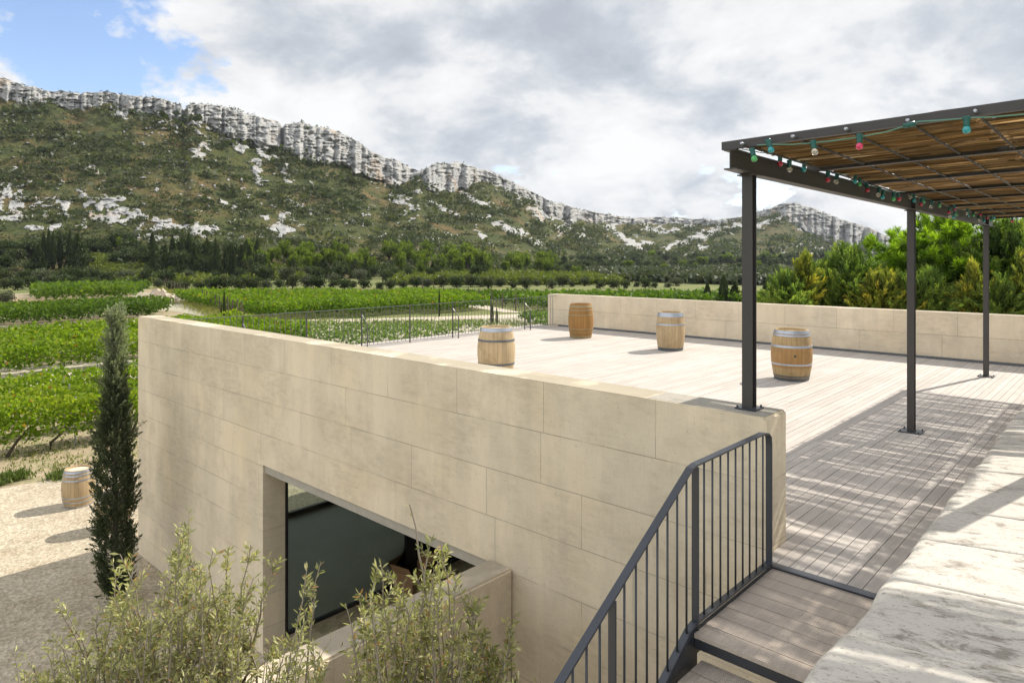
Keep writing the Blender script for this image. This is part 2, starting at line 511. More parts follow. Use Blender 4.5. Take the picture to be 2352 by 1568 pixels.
def glass_mat(name, tint=(.88, .91, .88), gl=.9):
    m, t = new_mat(name)
    tp = t.n('ShaderNodeBsdfTransparent', Color=tint)
    g = t.n('ShaderNodeBsdfGlossy', Color=(gl, gl, gl), Roughness=.02)
    f = t.n('ShaderNodeFresnel', IOR=1.45).outputs[0]
    mx = t.n('ShaderNodeMixShader', i0=f, i1=tp.outputs[0], i2=g.outputs[0])
    t.n('ShaderNodeOutputMaterial', Surface=mx.outputs[0])
    return m
M['glass'] = glass_mat('window_glass')

def bulb_mat(name, c, tr=.35):
    m, t = new_mat(name)
    p = finish(t, c, .12, 0, None, 0, 0, .6)
    p.inputs['Transmission Weight'].default_value = tr
    p.inputs['Coat Weight'].default_value = .6
    return m
M['b_r'] = bulb_mat('red_bulb', (.62, .03, .07))
M['b_p'] = bulb_mat('pink_bulb', (.85, .04, .16))
M['b_g'] = bulb_mat('green_bulb', (.10, .55, .16))
M['b_t'] = bulb_mat('teal_bulb', (.02, .42, .45))
M['b_c'] = bulb_mat('clear_bulb', (.85, .80, .70), .75)
M['socket'] = plain('dark_green_socket', (.012, .10, .085), .35)
M['cable'] = plain('pale_green_cable', (.10, .26, .19), .45)

def ground_mat(name, cols, scale=1.0, peb=.5, rough=.95, bscale=60):
    m, t = new_mat(name)
    o = t.n('ShaderNodeTexCoord').outputs['Object']
    a = t.noise(o, .12 * scale, 5, .6)
    b = t.noise(o, 1.6 * scale, 6, .65)
    c = t.noise(o, bscale, 4, .7)
    col = t.mix(t.ramp(a, [(.38, 0.0), (.62, 1.0)]), cols[0], cols[1])
    col = t.mix(t.ramp(b, [(.45, 0.0), (.65, .7)]), col, cols[2])
    v = t.n('ShaderNodeTexVoronoi', Vector=o, Scale=bscale * .6)
    pc = t.ramp(t.n('ShaderNodeSeparateColor', Color=v.outputs['Color']).outputs[0], [(0, .62), (.7, 1.0), (1, 1.25)])
    col = t.mix(peb, col, t.mix(1.0, col, pc, 'MULTIPLY'))
    col = t.mix(t.ramp(c, [(.3, .4 * peb), (.48, 0.0)]), col, tuple(x * .45 for x in cols[0]))
    finish(t, col, rough, 0, t.math('ADD', v.outputs['Distance'], c), .6, .02, .2)
    return m
M['gravel'] = ground_mat('gravel', [(.47, .40, .29), (.55, .475, .36), (.38, .31, .21)], 1.0, .8, .95, 34)
M['track'] = ground_mat('pale_track', [(.50, .44, .34), (.58, .52, .42), (.38, .33, .22)], 1, .4, .95, 20)
M['redtrack'] = ground_mat('reddish_track', [(.40, .27, .17), (.46, .33, .22), (.34, .30, .16)], 1, .4, .95, 20)
M['soil'] = ground_mat('field_soil', [(.33, .26, .17), (.42, .34, .23), (.24, .24, .11)], 1, .5, .95, 14)
M['palesoil'] = ground_mat('pale_field_soil', [(.36, .33, .25), (.42, .38, .29), (.27, .27, .15)], 1, .4, .95, 14)
M['meadow'] = ground_mat('dry_meadow', [(.12, .15, .045), (.22, .21, .08), (.09, .12, .035)], 1.4, .3, .95, 6)
M['verge'] = ground_mat('dry_verge', [(.26, .24, .10), (.32, .28, .13), (.17, .18, .06)], 2, .3, .95, 8)
M['stones'] = plain('pale_rubble', (.50, .43, .33), .9, 0, .25, 4, .3)

def hill_mat():
    m, t = new_mat('limestone_hill')
    o = t.n('ShaderNodeTexCoord').outputs['Object']
    rk = t.n('ShaderNodeAttribute', _attribute_name='rock').outputs['Fac']
    n1 = t.noise(o, .035, 6, .62)
    n2 = t.noise(o, .16, 6, .65)
    n3 = t.noise(o, .55, 5, .7)
    c = t.ramp(n1, [(.30, (.034, .046, .016)), (.46, (.070, .082, .024)), (.60, (.12, .095, .038)), (.72, (.19, .115, .055))])
    c = t.mix(t.ramp(n2, [(.45, 0.0), (.60, .75)]), c, (.045, .060, .026))
    c = t.mix(t.ramp(n3, [(.54, 0.0), (.70, .55)]), c, (.16, .14, .085))
    # bare patches
    c = t.mix(t.math('MULTIPLY', t.ramp(n3, [(.58, 0.0), (.66, 1.0)]), t.ramp(n1, [(.50, 0.0), (.60, .55)])), c, (.34, .28, .20))
    rn = t.noise(t.mapping(o, (1, 1, .8)), .17, 8, .68, .4)
    rn2 = t.noise(t.mapping(o, (1, 1, .7)), .8, 5, .7)
    rc = t.ramp(rn, [(.28, (.20, .20, .20)), (.42, (.34, .34, .335)), (.55, (.43, .425, .41)), (.70, (.50, .485, .455))])
    rc = t.mix(t.ramp(rn2, [(.36, .6), (.43, 0.0)]), rc, (.13, .13, .11))
    rc = t.mix(t.ramp(t.noise(t.mapping(o, (1, 1, .3), (50, 0, 0)), .045, 4, .5), [(.60, 0.0), (.70, .5)]), rc, (.42, .27, .13))
    f = t.math('ADD', rk, t.math('MULTIPLY', t.math('SUBTRACT', t.math('ADD', t.math('MULTIPLY', n3, .6), t.math('MULTIPLY', n2, .4)), .5), 2.2))
    f = t.ramp(f, [(.46, 0.0), (.62, 1.0)])
    col = t.mix(f, c, rc)
    h = t.math('ADD', t.math('MULTIPLY', rn, 2.0), t.math('MULTIPLY', rn2, .9))
    finish(t, col, .95, 0, h, .7, 1.4, .1)
    return m
M['hill'] = hill_mat()

# ------------------------------------------------------------------ ground and valley floor
def sheet(name, pts, z, m, kind='structure', **kw):
    me = bpy.data.meshes.new(name)
    me.from_pydata([(p[0], p[1], z) for p in pts], [], [tuple(range(len(pts)))])
    me.update()
    if me.polygons[0].normal.z < 0: me.flip_normals()
    return tag(link_mesh(name, me, m), kind=kind, **kw)

S = 6000
sheet('ground', [(-S, -S), (S, -S), (S, S), (-S, S)], ZG, M['meadow'])
sheet('gravel_yard', [(-23.0, -30), (-22.2, 4), (-21.6, 12), (-20.5, 22), (-16, 30), (-6, 30), (6, 18.5), (6, -30)], ZG + .02, M['gravel'])

# ------------------------------------------------------------------ hills
U_ = np.array([-700, 0, 60, 130, 180, 250, 330, 380, 420, 440, 500, 560, 640, 655, 700, 760, 800, 850, 900, 945, 960, 982, 1000, 1050, 1090, 1130, 1200, 1250, 1310, 1400, 1450, 1550, 1640, 1700, 1750, 1790, 1830, 1870, 1930, 1990, 2030, 2045, 2060, 2200, 2700, 3300])
VR = np.array([170, 178, 197, 208, 212, 212, 222, 228, 245, 241, 243, 262, 278, 281, 285, 298, 315, 345, 366, 384, 390, 385, 376, 373, 381, 397, 430, 455, 474, 495, 500, 500, 505, 500, 484, 470, 468, 480, 501, 519, 538, 545, 572, 588, 594, 594])
VB = np.array([225, 230, 236, 239, 250, 240, 255, 268, 292, 262, 302, 320, 345, 340, 370, 378, 384, 407, 425, 418, 402, 428, 440, 440, 417, 420, 455, 490, 510, 515, 516, 514, 518, 507, 498, 490, 520, 545, 566, 580, 588, 590, 588, 592, 597, 597])
def vr(u): return np.interp(u, U_, VR)
def vb(u): return np.interp(u, U_, VB)
def d_ridge(u): return np.interp(u, [-700, 0, 400, 700, 985, 1200, 1400, 1500, 1800, 2050, 3300], [430, 430, 440, 480, 540, 650, 830, 930, 950, 1000, 1100])
def v_foot(u): return np.interp(u, [-700, 0, 400, 800, 1200, 1500, 1900, 3300], [650, 648, 645, 640, 632, 624, 618, 618])
def pexp(u): return np.interp(u, [0, 600, 1000, 1500, 2400], [.85, .8, .72, .5, .45])
def d_foot(u): return (CAMZ - ZG) * FP / (v_foot(u) - VH)
def d_base(u): return d_ridge(u) - (vb(u) - vr(u)) * .16 * d_ridge(u) / 440
def slope_d(u, v):
    """distance of the hillside seen at height v"""
    f = v_foot(u)
    s = np.clip((f - v) / (f - vb(u)), 0, 1)
    return d_foot(u) + (d_base(u) - d_foot(u)) * s ** pexp(u)
def hill_pt(u, v):
    d = float(slope_d(u, v)) if v < v_foot(u) else (CAMZ - ZG) * FP / (v - VH)
    return d, cam2w((u - UC) / FP * d, d, CAMZ + (VH - v) / FP * d)

BLOBS = [(30, 440, 60, 38, .35), (60, 480, 70, 18, .1), (150, 470, 26, 12, 0), (240, 470, 60, 34, .25), (300, 490, 50, 14, .2), (250, 505, 70, 10, .1), (345, 500, 60, 12, .3), (430, 525, 110, 12, .12),
         (350, 545, 60, 8, .1), (640, 522, 34, 18, .15), (660, 500, 24, 18, .5), (590, 385, 14, 34, -.1), (505, 300, 24, 14, .3), (455, 345, 22, 28, -.3), (540, 330, 40, 14, .45), (600, 352, 50, 12, .4), (285, 250, 20, 16, 0),
         (160, 242, 40, 6, .1), (360, 262, 24, 22, .4), (410, 285, 20, 16, 0), (455, 300, 12, 18, 0), (215, 388, 20, 10, .4), (655, 400, 12, 24, -.2), (700, 478, 34, 8, .5), (870, 400, 26, 16, .7), (930, 480, 30, 24, .6), (1010, 470, 44, 10, .5), (1060, 500, 30, 9, .5),
         (1110, 470, 40, 9, .5), (1180, 530, 60, 10, .45), (1110, 545, 30, 8, .6), (1260, 500, 50, 18, .6), (1330, 480, 60, 14, .3), (1310, 520, 60, 12, .6), (1420, 535, 36, 12, .7), (1450, 560, 30, 10, .6), (1400, 505, 40, 8, .2),
         (1500, 530, 34, 10, -.25), (1560, 560, 70, 12, -.4), (1600, 545, 56, 9, -.45), (1560, 525, 34, 7, -.3), (1640, 535, 50, 9, -.4), (1480, 560, 40, 8, -.2), (1690, 520, 40, 7, -.4), (1500, 510, 60, 6, -.2), (1590, 580, 34, 6, -.4),
         (1750, 520, 34, 9, -.5), (1790, 500, 40, 9, -.4), (1850, 565, 40, 6, .2), (1900, 590, 70, 7, .15), (1960, 585, 60, 8, .1), (2000, 590, 60, 8, 0), (1820, 600, 50, 5, .1), (30, 500, 80, 8, 0), (120, 520, 60, 6, 0), (520, 470, 30, 6, .4), (740, 560, 20, 6, 0), (1000, 430, 24, 10, .3)]

us = np.arange(-700, 3300, 2.6)
ns, nc, nb = 250, 64, 10
sv = np.concatenate([np.linspace(-.03, 1, ns), 1 + np.linspace(0, 1, nc + 1)[1:]])
UU, SS = np.meshgrid(us, sv, indexing='ij')
f_, b_, r_ = v_foot(UU), vb(UU), vr(UU)
far = np.clip(d_ridge(UU) / 440, 1, 2.2)
sc = 1 / np.sqrt(far)
rj = (fbm(UU / 40 / sc, UU * 0, 4, 91, .4) - .5) * 9 * sc + (np.abs(vnoise(UU / 55, UU * 0, 5) - .5)) * 7 - 2
bj = (fbm(UU / 16, UU * 0, 4, 33) - .5) * 26 * sc
b_ = np.maximum(b_ + bj * np.clip((b_ - r_) / 30, .15, 1), r_ + 4)
r_ = r_ + rj * np.clip((b_ - r_) / 25, .35, 1)
# deep clefts that cut the cliff
for uc, wd, dp in ((423, 5, 26), (649, 4, 24), (186, 4, 8), (276, 3, 6), (966, 14, 6), (512, 2.5, 5), (590, 2.5, 5), (470, 2, 5), (330, 2.5, 5)):
    r_ = r_ + dp * .45 * np.exp(-((UU - uc) / wd) ** 2)
onslope = np.clip(SS, -1, 1); oncl = np.clip(SS - 1, 0, 1)
VV = f_ + (b_ - f_) * onslope + (r_ - b_) * oncl
def sl_d(v):
    q = (v_foot(UU) - v) / (v_foot(UU) - vb(UU)); q = np.clip(q, -.05, 1.3)
    return d_foot(UU) + (d_base(UU) - d_foot(UU)) * np.sign(q) * np.abs(q) ** pexp(UU)
D = np.where(SS <= 1, sl_d(VV), sl_d(b_) + (b_ - VV) * .16 * d_ridge(UU) / 440)
cl = np.clip((SS - .985) * 40, 0, 1) * np.clip((b_ - r_ - 5) / 10, 0, 1)
# outcrops
blob = np.zeros_like(UU)
for (bu, bv, ru, rv, sl) in BLOBS:
    du = UU - bu; dv = VV - bv - du * sl
    blob = np.maximum(blob, np.exp(-((du / ru) ** 2 + (dv / rv) ** 2) * .75))
nz1 = fbm(UU / 15, VV / 8, 5, 3, .6)
nz2 = fbm(UU / 7, VV / 4.5, 4, 13, .6)
sparse = np.clip((fbm(UU / 60, VV / 30, 3, 71) - .50) * 4, 0, 1) * np.clip((nz2 - .60) * 9, 0, 1)
rock = np.clip((blob * 1.05 + (nz1 - .5) * 2.9 - .54) * 2.6, 0, 1)
rock = np.maximum(rock, sparse * .9)
rock = np.maximum(rock, cl)
low = np.clip((f_ - VV) / 40, 0, 1)
rock = rock * np.clip((f_ - VV - 20) / 20, 0, 1)
# relief
wu = UU + 34 * (fbm(UU / 45, VV / 22, 4, 201) - .5); wv = VV + 26 * (fbm(UU / 60 + 7, VV / 30, 4, 202) - .5)
pil = np.abs(fbm(wu / 38 / sc + wv / 90, wv / 60, 5, 41, .58) - .5) * 2
pil2 = np.abs(fbm(wu / 11 / sc, wv / 16, 4, 55, .6) - .5) * 2
ledges = np.abs(fbm(wu / 60, wv / 7, 4, 57, .6) - .5) * 2
disp = (fbm(UU / 130 + VV / 300, VV / 160, 4, 23) - .5) * 14 * low * (1 - cl * .5)
disp += (fbm(UU / 22, VV / 12, 4, 29) - .5) * 7 * low * (1 - cl)
disp -= rock * (1 - cl) * (1.5 + 3.4 * nz2 - 5 * ledges) * 1.1
iso = np.abs(fbm(wu / 30 / sc, wv / 14, 5, 141, .55) - .5) * 2
disp += cl * ((.3 - pil) * -7 + (.25 - iso) * -6.5 + (.3 - pil2) * 3 + (.3 - ledges) * 4 - 7 * np.sqrt(np.clip(1 - oncl, 0, 1)) * np.clip((b_ - r_) / 40, .2, 1.5) + 5)
for uc, wd, dp in ((423, 5, 30), (649, 4.5, 28), (186, 4, 12), (276, 3, 10), (512, 2.5, 10), (590, 2.5, 10), (470, 2, 8), (330, 2.5, 9), (545, 2, 6), (700, 2, 6), (745, 2, 5)):
    disp += cl * dp * .45 * np.exp(-((UU - uc) / wd) ** 2)
D = D + disp * np.clip(D / 440, .4, 2)
X_ = (UU - UC) / FP * D
Z_ = CAMZ + (VH - VV) / FP * D
# the far side of the ridge
Db = D[:, -1:] + np.linspace(0, 1, nb + 1)[1:][None] ** 1.2 * 260
Zb = Z_[:, -1:] - np.linspace(0, 1, nb + 1)[1:][None] ** 1.3 * (Z_[:, -1:] + 30) - 1.0
Xb = (UU[:, -1:] - UC) / FP * Db
Xa = np.concatenate([X_, Xb], 1); Da = np.concatenate([D, Db], 1); Za = np.concatenate([Z_, Zb], 1)
rk = np.concatenate([rock, np.full(Zb.shape, .2)], 1)
G = np.stack([CS * Xa - SN * Da, SN * Xa + CS * Da, Za], -1)
tag(grid_mesh('hills', G, M['hill'], attrs={'rock': rk}), kind='structure')

rng = np.random.default_rng(4)
# scrub on the hillside: bushes nobody could count
n = 12000
iu = rng.integers(0, len(us), n * 3); iv = rng.integers(8, ns - 2, n * 3)
dens = fbm(UU[iu, iv] / 45, VV[iu, iv] / 22, 4, 77)
keep = (rock[iu, iv] < .45) & (rng.random(n * 3) < np.clip((dens - .36) * 4.2, .06, 1)) & (UU[iu, iv] > -400) & (UU[iu, iv] < 2600)
iu, iv = iu[keep][:n], iv[keep][:n]
base = np.stack([CS * X_[iu, iv] - SN * D[iu, iv], SN * X_[iu, iv] + CS * D[iu, iv], Z_[iu, iv]], 1)
k = 26
rad = (rng.gamma(1.9, .72, len(iu)) + .3) * np.clip(D[iu, iv] / 380, .45, 1.7)
off = rng.normal(size=(len(iu), k, 3)) * np.array([.8, .8, .36]); off[:, :, 2] = np.abs(off[:, :, 2])
C = (base[:, None] + off * rad[:, None, None]).reshape(-1, 3)
L = np.repeat(rad, k) * .55
tn = np.clip(np.repeat(rng.beta(1.6, 3, len(iu)), k) + rng.normal(size=len(C)) * .08, 0, 1)
tag(quads('hillside_scrub', cards(C, L, L * .75, rng), M['scrub'], tint=tn),
    label='dark green scrub bushes dotted over the rocky hillside', cat='scrub', kind='stuff')
# bushes growing on the cliff ledges and crest
n = 800
iu = rng.integers(0, len(us), n * 2); iv = np.where(rng.random(n * 2) < .45, len(sv) - 1, rng.integers(ns, len(sv), n * 2))
keep = (UU[iu, 0] > -300) & (UU[iu, 0] < 2100) & (fbm(UU[iu, iv] / 20, VV[iu, iv] / 12, 3, 8) > .5)
iu, iv = iu[keep][:n], iv[keep][:n]
base = np.stack([CS * X_[iu, iv] - SN * D[iu, iv], SN * X_[iu, iv] + CS * D[iu, iv], Z_[iu, iv]], 1)
rad = rng.gamma(2.5, .22, len(iu)) + .2
C = (base[:, None] + rng.normal(size=(len(iu), 16, 3)) * .5 * rad[:, None, None]).reshape(-1, 3)
L = np.repeat(rad, 16) * .7
tag(quads('cliff_scrub', cards(C, L, L * .8, rng), M['scrub'], tint=np.clip(rng.normal(.25, .15, len(C)), 0, 1)),
    label='tufts of scrub growing on the cliff ledges and crest', cat='scrub', kind='stuff')

# ------------------------------------------------------------------ fields, tracks
def px_poly(pts, far=None, ztop=None):
    return [gpt(p[0], p[1], ztop if (far and i in far) else ZG)[:2] for i, p in enumerate(pts)]

TR = [('track', px_poly([(-60, 815), (330, 785), (330, 735), (-60, 752)]), 'track', .03),
      ('track', px_poly([(-60, 935), (330, 890), (330, 825), (-60, 848)]), 'track', .03),
      ('track', px_poly([(-200, 716), (350, 708), (380, 685), (20, 687), (-200, 688)]), 'redtrack', .03),
      ('track', px_poly([(470, 752), (900, 741), (1257, 728), (1500, 718), (1500, 712), (1257, 720), (900, 731), (470, 740)]), 'track', .04),
      ('track', px_poly([(330, 705), (440, 722), (560, 748), (600, 748), (500, 722), (400, 692), (310, 664), (290, 664)]), 'palesoil', .02),
      ('track', px_poly([(1040, 700), (1160, 718), (1200, 718), (1060, 692), (940, 668), (915, 668)]), 'track', .03),
      ('track', px_poly([(880, 775), (1100, 782), (1300, 790), (1300, 775), (1100, 762), (940, 757)]), 'track', .025)]
for nm, pts, mt, dz in TR:
    sheet(nm, pts, ZG + dz, M[mt])
sheet('grass_verge', px_poly([(345, 664), (430, 690), (560, 738), (540, 722), (470, 690), (385, 660)]), ZG + .015, M['verge'])
sheet('field_soil', [(-142, 10), (-142, 50), (-66, 27), (-20.6, 21), (-20.6, 18), (-21.8, 8), (-23.0, -8)], ZG + .008, M['soil'])
sheet('field_soil', px_poly([(450, 795), (1300, 800), (1500, 760), (1500, 718), (900, 738), (500, 748)]), ZG + .012, M['palesoil'])

def vine_mesh(name, X, y0, y1, h, wd, per_m, leaf, m, parent, rng, base=.45, tintmu=.5, clumpy=.25):
    Ln = y1 - y0
    n = int(Ln * per_m)
    y = rng.uniform(y0, y1, n)
    a = rng.uniform(-1, 1, n)
    hh = h * (1 + clumpy * (fbm(y / 1.3, y * 0 + X, 3, 5) - .5) * 2)
    r = rng.random(n) ** .7
    z = ZG + base + (hh - base) * r
    wloc = wd * (1 - .45 * ((r - .45) / .55) ** 2) * (.75 + .6 * fbm(y / .9 + 50, y * 0 + X, 3, 9))
    x = X + a * wloc / 2
    C = np.stack([x, y, z], 1) + rng.normal(size=(n, 3)) * leaf * .3
    t = np.clip(tintmu + .45 * (fbm(y / 4, y * 0 + X / 9, 3, 19) - .5) + rng.normal(size=n) * .11 + (r - .5) * .3, 0, .9)
    t = np.where(rng.random(n) < .012, .99, t)
    return quads(name, cards(C, leaf * rng.uniform(.7, 1.3, n), leaf * .85, rng), m, parent, tint=t)

vr_rng = np.random.default_rng(11)
def vine_row(X, y0, y1, label, group, h=1.55, wd=1.0, per_m=220, leaf=.14, m='vine', posts=0, trunks=0, tintmu=.5, base=.45, postmat='vinepost', ph=1.75):
    root = empty('vine_row', (0, 0, 0), label=label, cat='vine row', group=group)
    root.location = (X, y0, ZG)
    o = vine_mesh('foliage', X, y0, y1, h, wd, per_m, leaf, M[m], root, vr_rng, base, tintmu)
    o.matrix_parent_inverse = Matrix.Translation((-X, -y0, -ZG))
    if posts:
        k = 0; y = y0 + .2
        while y < y1 and k < 40:
            b = MB(); hh = ph + vr_rng.uniform(-.08, .08)
            b.tube([(X + .02, y, ZG - .1), (X + vr_rng.uniform(-.03, .03), y + vr_rng.uniform(-.03, .03), ZG + hh)], .028 if postmat == 'vinepost' else .06, 5)
            p = b.build('post', M[postmat], root); p.matrix_parent_inverse = Matrix.Translation((-X, -y0, -ZG))
            y += posts; k += 1
    if trunks:
        y = y0 + .4
        while y < y1:
            b = MB(); q = vr_rng.normal(size=6) * .05
            b.tube([(X + .05, y, ZG - .05), (X + q[0], y + .08 + q[1], ZG + .22), (X + q[2], y + .30, ZG + .45), (X + q[3], y + .52 + q[4], ZG + .66), (X + q[3], y + .62, ZG + .8)], [.055, .045, .04, .035, .022], 6)
            p = b.build('trunk', M['bark'], root, True); p.matrix_parent_inverse = Matrix.Translation((-X, -y0, -ZG))
            y += trunks
    return root

NUM = 'first second third fourth fifth sixth seventh eighth ninth tenth eleventh twelfth thirteenth fourteenth fifteenth sixteenth seventeenth eighteenth nineteenth'.split()
TENS = {2: 'twenty', 3: 'thirty', 4: 'forty', 5: 'fifty', 6: 'sixty', 7: 'seventy', 8: 'eighty'}
TENO = {2: 'twentieth', 3: 'thirtieth', 4: 'fortieth', 5: 'fiftieth', 6: 'sixtieth', 7: 'seventieth', 8: 'eightieth'}
def nth(i):
    """0 -> first"""
    i += 1
    if i < 20: return NUM[i - 1]
    return TENO[i // 10] if i % 10 == 0 else TENS[i // 10] + '-' + NUM[i % 10 - 1]

GA = 'vine rows of the field beside the gravel yard'
for i in range(4):
    X = -25.7 - 2.4 * i
    lab = 'nearest vine row with bare trunks showing above the stony margin' if i == 0 else nth(i) + ' vine row back from the gravel yard in the nearest field'
    vine_row(X, .181 * abs(X) - 6, 19.5, lab, GA, h=1.58, wd=1.6, per_m=(680, 520, 430, 390)[i], leaf=.13 + .008 * i, posts=2.6, trunks=1.15 if i == 0 else 0, tintmu=(.62, .58, .55, .45)[i], base=.42, ph=1.62)
GB = 'vine rows of the second field on the left'
for i in range(5):
    X = -42.6 - 2.6 * i
    vine_row(X, .181 * abs(X) - 5, 25, nth(i) + ' vine row behind the pale track in the brightest left field', GB, h=1.75, wd=2.1, per_m=290 - 10 * i, leaf=.20 + .008 * i, m='vine', posts=4.6, tintmu=.52, ph=1.6)
GC = 'vine rows of the third field on the left'
for i in range(4):
    X = -73.4 - 2.8 * i
    vine_row(X, .181 * abs(X) - 6, 26 + 1.6 * i, nth(i) + ' vine row of the dark green field before the reddish track', GC, h=1.75, wd=2.3, per_m=150, leaf=.29, m='vine_far', posts=0, tintmu=.40)
GD = 'vine rows of the far left field'
for i in range(8):
    X = -113.5 - 3.4 * i
    vine_row(X, .205 * abs(X) + 1, 41 + (abs(X) - 122) * .42, nth(i) + ' vine row beyond the reddish track in the far left field', GD, h=1.9, wd=2.6, per_m=44, leaf=.5, m='vine_far', tintmu=.45)

def rows_in(poly, step):
    xs = [p[0] for p in poly]; res = []
    x = max(xs) - step * .5
    while x > min(xs):
        ys = []
        for i in range(len(poly)):
            a, b = poly[i], poly[(i + 1) % len(poly)]
            if (a[0] - x) * (b[0] - x) < 0:
                ys.append(a[1] + (b[1] - a[1]) * (x - a[0]) / (b[0] - a[0]))
        ys.sort()
        if len(ys) >= 2 and ys[-1] - ys[0] > 2: res.append((x, ys[0], ys[-1]))
        x -= step
    return res
GE = 'vine rows of the field beyond the railing'
CT = ZG + 1.4
for i, (x, y0, y1) in enumerate(rows_in(px_poly([(385, 668), (560, 732), (640, 736), (900, 726), (1130, 712), (1010, 688), (900, 669)], (0, 6), CT), 2.4)):
    vine_row(x, y0, y1, nth(i) + ' vine row from the white farm track in the big bright field', GE, h=1.75, wd=2.2, per_m=135, leaf=.28, m='vine', posts=0, tintmu=.40)
GF = 'vine rows of the field behind the terrace corner'
for i, (x, y0, y1) in enumerate(rows_in(px_poly([(1240, 714), (1175, 704), (1010, 674), (1040, 668), (1700, 668), (1900, 674), (1900, 700), (1500, 710)], (2, 3, 4, 5), CT), 2.8)):
    vine_row(x, y0, y1, nth(i) + ' vine row of the darker field behind the terrace corner', GF, h=1.5, wd=2.2, per_m=44, leaf=.46, m='vine_far', posts=0, tintmu=.40)
GY = 'rows of young vines below the railing'
for i, (x, y0, y1) in enumerate(rows_in(px_poly([(480, 800), (560, 760), (900, 754), (1120, 756), (1060, 770), (950, 800)]), 2.0)):
    vine_row(x, y0, y1, nth(i) + ' low row of young vines in pale soil below the railing', GY, h=.85, wd=.7, per_m=42, leaf=.22, m='vine_young', tintmu=.5, base=.05)
for i, (x, y0, y1) in enumerate(rows_in(px_poly([(1180, 740), (1290, 730), (1500, 724), (1500, 760), (1300, 772)]), 2.2)):
    vine_row(x, y0, y1, nth(i) + ' vine row just behind the terrace corner and last railing posts', 'vine rows by the terrace corner', h=1.1, wd=1.2, per_m=40, leaf=.32, m='vine_young', tintmu=.5)

# row-end posts of the bright field
for i in range(22):
    t = i / 21
    u = 378 + (555 - 378) * t ** 1.25; v = 664 + (744 - 664) * t ** 1.25
    p = gpt(u, v); b = MB(); h = 1.9 + .35 * rng.random()
    b.tube([(0, 0, -.1), (.05 * rng.normal(), .05 * rng.normal(), h)], [.09, .07], 6)
    b.tube([(0, .05, h * .75), (.05, .7, .05)], .03, 5)
    o = b.build('vineyard_post', M['post']); o.location = p
    tag(o, nth(i) + ' dark end post from the far end of the grassy vineyard edge', 'post', 'end posts along the grassy track')
for i in range(9):
    u = 968 + i * 27 + rng.uniform(-4, 4); v = 673 + i * 5.2
    p = gpt(u, v); b = MB()
    b.tube([(0, 0, -.1), (.05 * rng.normal(), .05 * rng.normal(), 2.0)], [.09, .07], 6)
    b.tube([(0, .05, 1.5), (.05, .6, .05)], .03, 5)
    o = b.build('vineyard_post', M['post']); o.location = p
    tag(o, nth(i) + ' timber post from the left along the diagonal track behind the railing', 'post', 'end posts along the diagonal track')

# rubble heap
p = gpt(372, 694)
b = MB()
for i in range(160):
    a = rng.uniform(0, 6.28); r = rng.random() ** .6
    h = (1 - r) * 1.6 * rng.random()
    sx, sy, sz = rng.uniform(.15, .55, 3)
    x, y = math.cos(a) * r * 5.2, math.sin(a) * r * 3.0
    T = Matrix.Rotation(rng.uniform(0, 3), 3, Vector(rng.normal(size=3)).normalized())
    cs = [Vector((i_, j_, k_)) for i_ in (-1, 1) for j_ in (-1, 1) for k_ in (-1, 1)]
    vs = [T @ Vector((c.x * sx * rng.uniform(.6, 1.1), c.y * sy * rng.uniform(.6, 1.1), c.z * sz * rng.uniform(.5, 1))) + Vector((x, y, h)) for c in cs]
    b.add(vs, [(0, 1, 3, 2), (4, 6, 7, 5), (0, 4, 5, 1), (2, 3, 7, 6), (0, 2, 6, 4), (1, 5, 7, 3)])
o = b.build('rubble_heap', M['stones']); o.location = (p[0], p[1], ZG + .1)
tag(o, 'heap of pale broken stone beside the reddish track', 'rubble heap')

# grass tufts
def tufts(name, pts, hgt, m, label, cat, nb_=60, spread=.35, kind='stuff', tint=.5):
    pts = np.array(pts)
    C = np.repeat(pts, nb_, 0) + rng.normal(size=(len(pts) * nb_, 3)) * np.array([spread, spread, 0])
    hh = hgt * rng.uniform(.4, 1.1, len(C)); C[:, 2] += hh * .45
    Dr = np.stack([rng.normal(size=len(C)) * .35, rng.normal(size=len(C)) * .35, np.ones(len(C))], 1)
    return tag(quads(name, cards(C, hh, .035 + hgt * .03, rng, Dr, .3), M[m], tint=np.clip(rng.normal(tint, .2, len(C)), 0, 1)), label=label, cat=cat, kind=kind)
tufts('yard_grass', [gpt(u, v) for u, v in [(18, 1105), (42, 1098), (-5, 1112)]] + [gpt(140, 1098)], .30, 'grass', 'green weeds sprouting on the gravel near the barrels', 'weeds', 220, .17, tint=.25)
pts = [gpt(rng.uniform(-80, 330), rng.uniform(1010, 1090)) for i in range(70)]
tufts('margin_grass', pts, .12, 'grass', 'sparse dry grass between the vines and the gravel yard', 'grass', 26, .3, tint=.7)
pts = [gpt(a[0], a[1]) for a in [(385 + 170 * t + rng.normal() * 10, 664 + 76 * t + rng.normal() * 2) for t in rng.random(420)]]
tufts('verge_grass', pts, .8, 'grass', 'dry yellow grass along the end posts of the bright vineyard', 'grass', 24, 1.0, tint=.85)
pts = [gpt(rng.uniform(600, 1500), rng.uniform(737, 752)) for i in range(260)]
tufts('roadside_grass', pts, .4, 'grass', 'rough grass on the bank beside the white farm track', 'grass', 22, .8, tint=.45)

